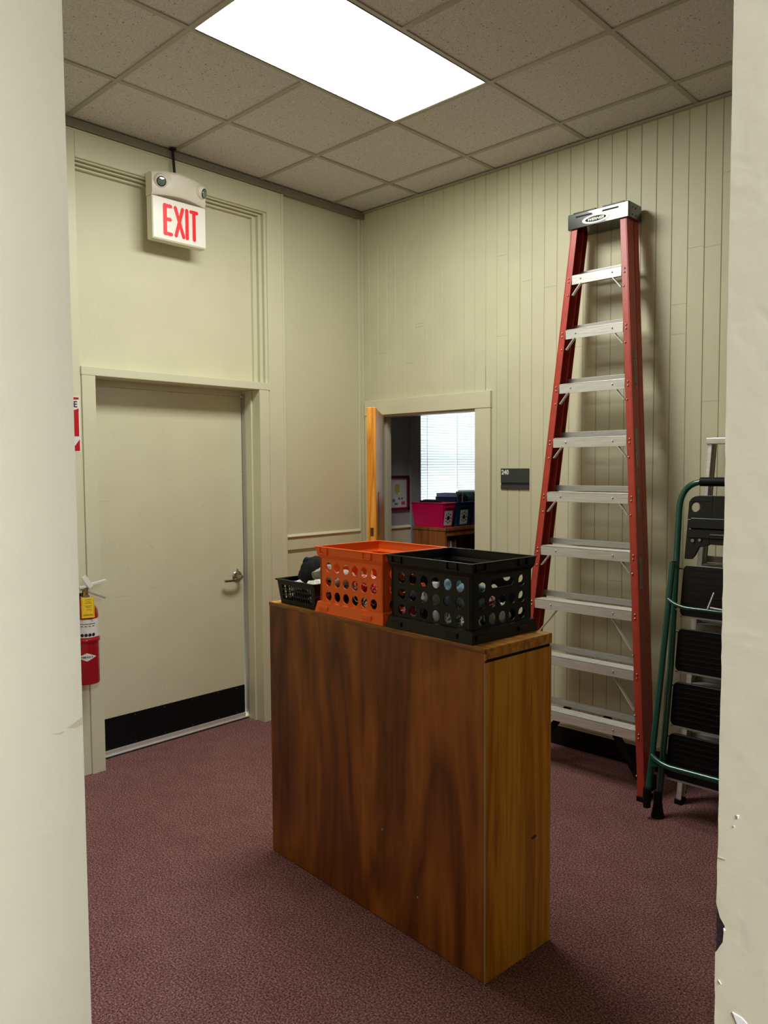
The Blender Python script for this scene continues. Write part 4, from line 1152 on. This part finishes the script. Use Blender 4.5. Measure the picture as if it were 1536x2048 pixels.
# ================================================================== STEP LADDERS
def stepladder(name, label, xl0, xr0, xl1, xr1, y0, y1, z1, nsteps, zfirst, dz, mrail, mstep, mcap, flange, web, rear_gap, rear_d, cap_h, cap_over, foot_m, braces=True, rivets=9, lip=.050, tread=.078):
    ctr = ((xl0 + xr0) / 2, (y0 - .0) + .1, 0)
    r = thing(name, label, 'ladder', ctr)
    th = .005
    Ybot, Ytop = y0, y1
    def lx(z): return xl0 + (xl1 - xl0) * z / z1
    def rx(z): return xr0 + (xr1 - xr0) * z / z1
    def fy(z): return Ybot + (Ytop - Ybot) * z / z1
    def rail(side, yo, depth, fl, z0, zt, nm, off=0.0):
        m_ = MB(); X_ = lx if side < 0 else rx
        sg = 1 if side < 0 else -1      # towards inside
        def seg(xa, xb, ya, yb):
            vs = []
            for zz in (z0, zt):
                o_ = off * (1 - zz / z1)
                for x_, y_ in ((xa, ya), (xb, ya), (xb, yb), (xa, yb)):
                    vs.append((X_(zz) + sg * (x_ + o_), fy(zz) + yo + y_, zz))
            m_.add(vs, [(0, 1, 2, 3), (7, 6, 5, 4), (0, 4, 5, 1), (1, 5, 6, 2), (2, 6, 7, 3), (3, 7, 4, 0)])
        seg(0, th, 0, depth); seg(th, fl, 0, th); seg(th, fl, depth - th, depth)
        return m_.build(nm, mrail, r, bevel=.0015)
    front = [rail(sd, 0, web, flange, .022, z1, 'front_rail') for sd in (-1, 1)]
    rear = [rail(sd, web + rear_gap, rear_d, flange * .8, .05, z1, 'rear_rail', .004) for sd in (-1, 1)]
    # steps
    for k_ in range(nsteps):
        zz = zfirst + dz * k_
        xa, xb = lx(zz) + flange * .98, rx(zz) - flange * .98
        yy = fy(zz) + .003
        m_ = MB()
        m_.box(xa, xb, yy - .004, yy - .001, zz - lip, zz)                      # front lip
        m_.box(xa, xb, yy - .004, yy + tread, zz - .003, zz)                   # tread plate
        for i in range(6):
            m_.box(xa, xb, yy + .004 + i * tread / 6.4, yy + .004 + i * tread / 6.4 + .0045, zz, zz + .0022)
        m_.box(xa, xb, yy + tread - .003, yy + tread, zz - lip * .7, zz)
        st_ = m_.build('step', mstep, r, bevel=.0008)
        rp = []
        low = k_ < 3
        for x_ in (lx(zz) + flange * .5, rx(zz) - flange * .5):
            for z_ in (zz - .014, zz - .034, zz - (.215 if low and braces else .105)):
                rp.append((x_, fy(z_) - .001, z_))
        for x_ in (xa + (xb - xa) * .18, xb - (xb - xa) * .18):
            rp.append((x_, yy - .0045, zz - lip * .45))
        for q_ in rp:
            if q_[2] > .03 and k_ < rivets: MB().ball(q_, .0050, 10).build('rivet', M['chrome'], st_, smooth=True)
        if braces:
            low = k_ < 3
            ln = .13 if low else .055; dp = .150 if low else .055
            yb_ = yy + (.030 if low else .004)
            for x_, sg in ((xa, 1), (xb, -1)):
                br = MB(); br.beam((x_ + sg * ln, yb_, zz - lip + .008), (x_ + sg * .002, yb_ - (.0 if not low else .02), zz - lip - dp), (0, 1, 0), .020, .004)
                br.build('step_brace', M['black_matte'] if k_ == 0 else mstep, r)
        # rear horizontal
        if rear_d:
            rb_ = MB(); ry_ = yy + web + rear_gap + rear_d * .5
            zc = zz + .022
            rb_.box(lx(zc) + .008, rx(zc) - .008, ry_ - .012, ry_ + .010, zc - .016, zc + .014)
            rb_.build('rear_bar', M['alum_dark'], r, bevel=.001)
    # feet
    for X_, sg in ((lx, 1), (rx, -1)):
        m_ = MB(); x_ = X_(0)
        m_.box(min(x_ - sg * .006, x_ + sg * (flange + .004)), max(x_ - sg * .006, x_ + sg * (flange + .004)), y0 - .006, y0 + web + .006, 0.001, .024)
        m_.build('foot', foot_m, r, bevel=.003)
        m_ = MB()
        m_.box(min(x_, x_ + sg * flange * .8), max(x_, x_ + sg * flange * .8), y0 + web + rear_gap, y0 + web + rear_gap + rear_d + .004, 0.03, .10)
        m_.build('rear_foot', foot_m, r, bevel=.003)
    # cap
    xa, xb = lx(z1) - cap_over, rx(z1) + cap_over
    ya, yb = fy(z1) - .010, min(-.004, fy(z1) + web + rear_gap + rear_d + .02)
    tilt = .02
    m_ = MB()
    pr = [(xa, ya), (xb, ya), (xb + .002, ya + .02), (xb + .002, yb - .02), (xb - .012, yb), (xa + .012, yb), (xa - .002, yb - .02), (xa - .002, ya + .02)]
    m_.prism(pr, z1 - .004, z1 - .004 + cap_h)
    cp = m_.build('top_cap', mcap, r, bevel=.003)
    return r, cp, dict(lx=lx, rx=rx, fy=fy, xa=xa, xb=xb, ya=ya, yb=yb)

RL, cp, I = stepladder('step_ladder', 'tall red fibreglass step ladder with aluminium steps leaning on the boarded wall', 1.600 - .040, 2.304 + .036, 1.768, 2.086, -.418, -.168, 2.896, 9, .332, .2895,
    M['red_fg'], M['alum'], M['cap'], .038, .074, .006, .048, .080, .014, M['black_matte'])
# cap details
s = MB()
zc = I and 2.892
for xa_, xb_ in ((1.80, 1.895), (1.955, 2.045)):
    s.box(xa_, xb_, I['ya'] - .0008, I['ya'] + .001, zc + .056, zc + .064)
s.build('cap_slot', M['black_matte'], cp)
s = MB(); s.box(1.785, 1.915, I['ya'] + .002, I['yb'] - .03, zc + .079, zc + .086); s.box(1.955, 2.075, I['ya'] + .002, I['yb'] - .03, zc + .079, zc + .086); s.build('cap_ridge', M['black'], cp, bevel=.002)
s = MB(); ft = Fr(((I['xa'] + I['xb']) / 2 - .01, I['ya'], zc + .030), (1, 0, 0), (0, 0, 1), (0, -1, 0))
def ell_ring(mb_, fr, a1_, b1_, a2_, b2_, c0, c1, n=40):
    vs = []; fs = []
    for i in range(n):
        t_ = 2 * PI * i / n
        for (aa, bb), cc in (((a1_, b1_), c0), ((a1_, b1_), c1), ((a2_, b2_), c1), ((a2_, b2_), c0)):
            vs.append(fr.p(aa * math.cos(t_), bb * math.sin(t_), cc))
    for i in range(n):
        j = (i + 1) % n
        for k_ in range(4): fs.append((i * 4 + k_, i * 4 + (k_ + 1) % 4, j * 4 + (k_ + 1) % 4, j * 4 + k_))
    mb_.add(vs, fs)
ell_ring(s, ft, .078, .0225, .060, .0135, .0002, .0012)
fw_ = Fr(ft.p(0, -.0065, .0), (1, 0, 0), (0, 0, 1), (0, -1, 0))
text_mb('WERNER', fw_, .0130, .0014, bold=.035, shear=.25, sx=1.25, align='CENTER', mb=s)
s.build('logo', M['white'], cp)
s = MB(); s.prism([(.060 * math.cos(2 * PI * i / 32), .0135 * math.sin(2 * PI * i / 32)) for i in range(32)], .0001, .0008, ft); s.build('logo_plate', M['black_matte'], cp)
for yy in (.04, .075):
    for zz in (.018, .055):
        MB().ball((I['xb'] + .002, I['ya'] + yy, zc + zz), .004, 8).build('cap_rivet', M['plate_grey'], cp, smooth=True)
# labels on the outside of the right rail
fr_right = [o_ for o_ in bpy.data.objects if o_.name.startswith('front_rail') and o_.parent == RL][1]
def rail_fr(z_, yo):
    t_ = Vector((I['rx'](1) - I['rx'](0), I['fy'](1) - I['fy'](0), 1)).normalized()
    p_ = Vector((I['rx'](z_) + .0006, I['fy'](z_) + yo, z_))
    v_ = Vector((0, 1, 0)); w_ = v_.cross(t_).normalized()
    return Fr(p_, v_, t_, w_)
for z_, y_a, y_b, hgt in ((1.62, .014, .046, .20), (1.02, .014, .044, .16)):
    s = MB(); s.box(0, y_b - y_a, 0, hgt, 0, .0006, rail_fr(z_, y_a)); s.build('label', M['label_grey'], fr_right)
s = MB(); f_ = rail_fr(1.40, .016); s.box(0, .026, 0, .085, 0, .0006, f_); s.lathe([(.014, 0), (.014, .0008)], Fr(f_.p(.013, .105, 0), f_.u, f_.v, f_.w), 18); s.build('small_label', M['label_grey'], fr_right)
s = MB(); f_ = rail_fr(2.12, .040)
ell_ring(s, Fr(f_.o, f_.v, -f_.u, f_.w), .105, .017, .088, .011, .0002, .0010)
text_mb('WERNER', Fr(f_.p(-.006, .0, 0), -f_.v, f_.u, f_.w), .015, .0010, bold=.04, shear=.2, sx=1.6, align='CENTER', mb=s)
s.build('rail_logo', M['label_grey'], fr_right)
# bottom rear knee braces, black
for xa_, xb_ in ((2.255, 2.05), (1.64, 1.83)):
    s = MB(); s.beam((xa_, -.300, .06), (xb_, -.262, .33), (0, 1, 0), .03, .030); s.build('knee_brace', M['black_matte'], RL, bevel=.002)
s = MB()
for sd in (-1, 1):
    X_ = I['lx'] if sd < 0 else I['rx']
    s.beam((X_(1.3) - sd * .012, I['fy'](1.3) + .078, 1.30), (X_(1.34) - sd * .012, I['fy'](1.34) + .10, 1.335), (1, 0, 0), .006, .016)
s.build('spreader_bar', M['black'], RL)

# aluminium ladder behind
AL, cp2, I2 = stepladder('step_ladder', 'dull aluminium step ladder half hidden behind the green one', 2.452, 2.940, 2.500, 2.850, -.325, -.140, 1.736, 5, .30, .285,
    M['alum'], M['alum_dark'], M['alum'], .024, .050, .004, .024, .030, .002, M['black_matte'], braces=False, rivets=0)
for ob in list(bpy.data.objects):
    if ob.parent == AL and ob.name.startswith(('rear_rail', 'step')) : ob.data.materials[0] = M['alum_dark']

# green folding step stool ladder
GX = 2.70
G = thing('step_ladder', 'dark green tubular step ladder with black treads, folded beside the red ladder', 'ladder', (GX, -.40, 0))
def arc(c0, c1, c2, n=8):
    c0, c1, c2 = Vector(c0), Vector(c1), Vector(c2)
    return [(1 - t_) ** 2 * c0 + 2 * t_ * (1 - t_) * c1 + t_ ** 2 * c2 for t_ in [i / n for i in range(n + 1)]]
def gy(z_): return -.520 + .176 * z_
Lx = 2.452; Rx = 2 * GX - Lx
ptsL = [(Lx - .002, gy(.07), .07), (Lx - .003, gy(.7), .7)] + arc((Lx - .028, gy(1.42), 1.42), (Lx - .030, gy(1.553), 1.553), (Lx + .085, gy(1.553) + .002, 1.553))
s = MB(); s.tube(ptsL + [Vector((2 * GX - p_[0], p_[1], p_[2])) for p_ in [Vector(q_) for q_ in ptsL][::-1]], .0145, 16)
gf = s.build('tread_frame', M['green'], G, smooth=True)
s = MB(); s.tube([(Lx + .062, gy(1.553) + .002, 1.553), (2 * GX - Lx - .062, gy(1.553) + .002, 1.553)], .0215, 18); s.build('foam_grip', M['black_matte'], gf, smooth=True)
def sy(z_): return -.582 + .182 * z_
S0 = (2.420, sy(.09), .09); S1 = (2.438, sy(1.175), 1.175)
for sg in (-1, 1):
    def mx(p_): return p_ if sg < 0 else (2 * GX - p_[0], p_[1], p_[2])
    s = MB(); s.tube([mx(S0), mx((2.430, sy(.6), .6)), mx(S1)], .0140, 14); s.build('support_leg', M['green'], G, smooth=True)
    s = MB(); x_, y_, z_ = mx(S0)
    s.lathe([(.017, z_ - .035), (.019, z_ + .03), (.0175, z_ + .055)], Fr((x_, y_ - .005, 0)), 20); s.build('rubber_foot', M['black_matte'], G, smooth=True)
    s = MB(); x_, y_, z_ = mx((Lx - .002, gy(.0), 0))
    s.lathe([(.030, .001), (.028, .012), (.020, .06), (.0175, .115)], Fr((x_, y_, 0)), 20); s.build('rubber_foot', M['black_matte'], G, smooth=True)
    s = MB(); s.beam(mx((2.436, sy(1.17), 1.17)), mx((Lx - .018, gy(1.15), 1.165)), (0, 0, 1), .022, .006); s.build('hinge_bracket', M['black'], G)
for z_, nm in ((.262, 'lower'), (.975, 'upper')):
    x0_ = 2.424 if z_ < .5 else 2.436
    s = MB()
    rr = .013 if z_ < .5 else .009
    s.tube(arc((x0_, sy(z_) - .004, z_ + .03), (x0_ + .04, sy(z_) - .02, z_ + .004), (x0_ + .10, sy(z_) - .022, z_)) + arc((2 * GX - x0_ - .10, sy(z_) - .022, z_), (2 * GX - x0_ - .04, sy(z_) - .02, z_ + .004), (2 * GX - x0_, sy(z_) - .004, z_ + .03)), rr, 12)
    s.build('crossbar', M['green'], G, smooth=True)
s = MB()
for sg in (-1, 1):
    x_ = 2.424 if sg < 0 else 2 * GX - 2.424
    s.prism([(0, .03), (-sg * .075, .012), (-sg * .075, -.006), (0, -.02)], -.003, .003, Fr((x_, sy(.262) - .012, .262), (1, 0, 0), (0, .18, 1), (0, -1, .18)))
s.build('gusset', M['green'], G)
# treads, folded flat in the plane of the frame
tv = Vector((0, .176, 1)).normalized()
def rrect(x0_, x1_, z0_, z1_, rad, n=5):
    pl_ = []
    for cx_, cz_, a0_ in ((x1_ - rad, z0_ + rad, -PI / 2), (x1_ - rad, z1_ - rad, 0), (x0_ + rad, z1_ - rad, PI / 2), (x0_ + rad, z0_ + rad, PI)):
        for k_ in range(n + 1):
            a_ = a0_ + PI / 2 * k_ / n; pl_.append((cx_ + rad * math.cos(a_), cz_ + rad * math.sin(a_)))
    return pl_
hw = .234
for z0_, z1_ in ((.919, 1.164), (.666, .869), (.418, .623), (.180, .389)):
    f_ = Fr((GX, gy(z0_) + .012, z0_), (1, 0, 0), tv, Vector((1, 0, 0)).cross(tv))
    s = MB(); s.prism(rrect(-hw, hw, 0, z1_ - z0_, .028), -.020, .008, f_)
    td = s.build('tread', M['black'], G, bevel=.004)
    s = MB()
    for i in range(7):
        zz = .035 + (z1_ - z0_ - .06) * i / 6
        s.box(-hw + .02, hw - .02, zz, zz + .006, .008, .0105, f_)
    s.build('grip_rib', M['black_matte'], td)
    s = MB(); s.box(-hw + .006, hw - .006, -.004, .004, .006, .011, f_); s.build('front_trim', M['foot_grey'], td)
    s = MB()
    for sg in (-1, 1):
        s.tube([f_.p(sg * (hw - .012), z1_ - z0_ - .02, -.004), f_.p(sg * (Rx - GX + .014), z1_ - z0_ - .02, -.004)], .004, 8)
        s.ball(f_.p(sg * (Rx - GX - .002), .03, .017), .0045, 8)
    s.build('pivot_pin', M['chrome'], td, smooth=True)
# top tray with round hole
f_ = Fr((GX, gy(1.186) + .020, 1.186), (1, 0, 0), tv, Vector((1, 0, 0)).cross(tv))
HT = .305
def tray_side(sg):
    m_ = MB()
    # outline pieces: upper block with a hole, lower block, rounded ear
    a0_, a1_ = (-hw, -hw + .11) if sg < 0 else (hw - .11, hw)
    hc = (-hw + .032) if sg < 0 else (hw - .032)
    m_.holed([(a0_, a1_, HT - .115, HT - .030, (hc, HT - .056, .0215, .0225, 2))], .014, f_)
    return m_
s = MB()
for sg in (-1, 1):
    q = tray_side(sg); s.add(q.v, q.f)
    x0_, x1_ = (-hw, -hw + .11) if sg < 0 else (hw - .11, hw)
    pq = [(-hw, HT - .030), (-hw + .11, HT - .030), (-hw + .11, HT), (-hw + .045, HT), (-hw + .026, HT - .004), (-hw + .010, HT - .014)]
    s.prism([(-sg * p_[0], p_[1]) for p_ in pq], 0, .014, f_)
    s.prism([(sg * hw, HT - .115), (sg * (hw - .11), HT - .115), (sg * (hw - .11), .072), (sg * (hw - .066), .060), (sg * (hw - .050), .022), (sg * (hw - .036), .002), (sg * (hw - .015), 0), (sg * hw, 0)][::(1 if sg < 0 else -1)], 0, .014, f_)
s.box(-hw + .11, hw - .11, .075, HT, 0, .014, f_)
tray = s.build('tool_tray', M['black'], G, bevel=.002)
s = MB(); s.box(-hw + .02, hw - .02, HT - .160, HT - .110, .014, .030, f_); s.box(-hw + .012, hw - .012, .10, HT - .160, .014, .022, f_); s.build('tray_ledge', M['black'], tray, bevel=.003)
s = MB(); s.box(-hw + .115, hw - .115, .118, .122, .022, .026, f_); s.build('tray_edge', M['foot_grey'], tray)
s = MB()
for sg in (-1, 1):
    s.tube([f_.p(sg * (hw - .035), .088, .0221), f_.p(sg * (hw - .035), .088, .0235)], .008, 14)
    s.tube([f_.p(sg * (hw - .068), .092, .0221), f_.p(sg * (hw - .068), .092, .0235)], .007, 14)
s.build('screw_cover', M['foot_grey'], tray)
s = MB(); s.tube([(2.628, sy(.985) - .03, .985), (2.650, sy(1.060) - .03, 1.060)], .0032, 8); s.tube([(2.640, sy(.985) - .03, .992), (2.76, sy(.985) - .03, .984)], .0036, 8)
s.build('latch_wire', M['white'], G, smooth=True)

# ================================================================== CAMERA, WORLD
f_px, yaw, pitch, roll, ccx, ccy = 1550.88603, 0.762331559, 0.0580697758, -0.00596313093, 3.96535230, -3.93721253
F = Vector((-math.sin(yaw) * math.cos(pitch), math.cos(yaw) * math.cos(pitch), -math.sin(pitch)))
Rr = Vector((math.cos(yaw), math.sin(yaw), 0)); U = Rr.cross(F)
cc, ss = math.cos(roll), math.sin(roll)
R2 = cc * Rr + ss * U; U2 = -ss * Rr + cc * U
cam = bpy.data.cameras.new('camera'); co = bpy.data.objects.new('camera', cam); COL.objects.link(co)
mt = Matrix(((R2.x, U2.x, -F.x, ccx), (R2.y, U2.y, -F.y, ccy), (R2.z, U2.z, -F.z, 1.6319), (0, 0, 0, 1)))
co.matrix_world = mt
cam.sensor_fit = 'VERTICAL'; cam.sensor_height = 36.0; cam.lens = f_px / 2048 * 36.0
cam.clip_start = 0.02
sc_ = bpy.context.scene
sc_.camera = co
wd = bpy.data.worlds.new('sky'); sc_.world = wd; wd.use_nodes = True
bg_ = wd.node_tree.nodes['Background']; bg_.inputs[0].default_value = (0.94, 0.98, 1.0, 1); bg_.inputs[1].default_value = 4.0
sc_.view_settings.view_transform = 'Standard'
sc_.view_settings.look = 'None'
sc_.view_settings.exposure = 1.1
sc_.view_settings.gamma = 1.0
sc_.view_settings.use_curve_mapping = False
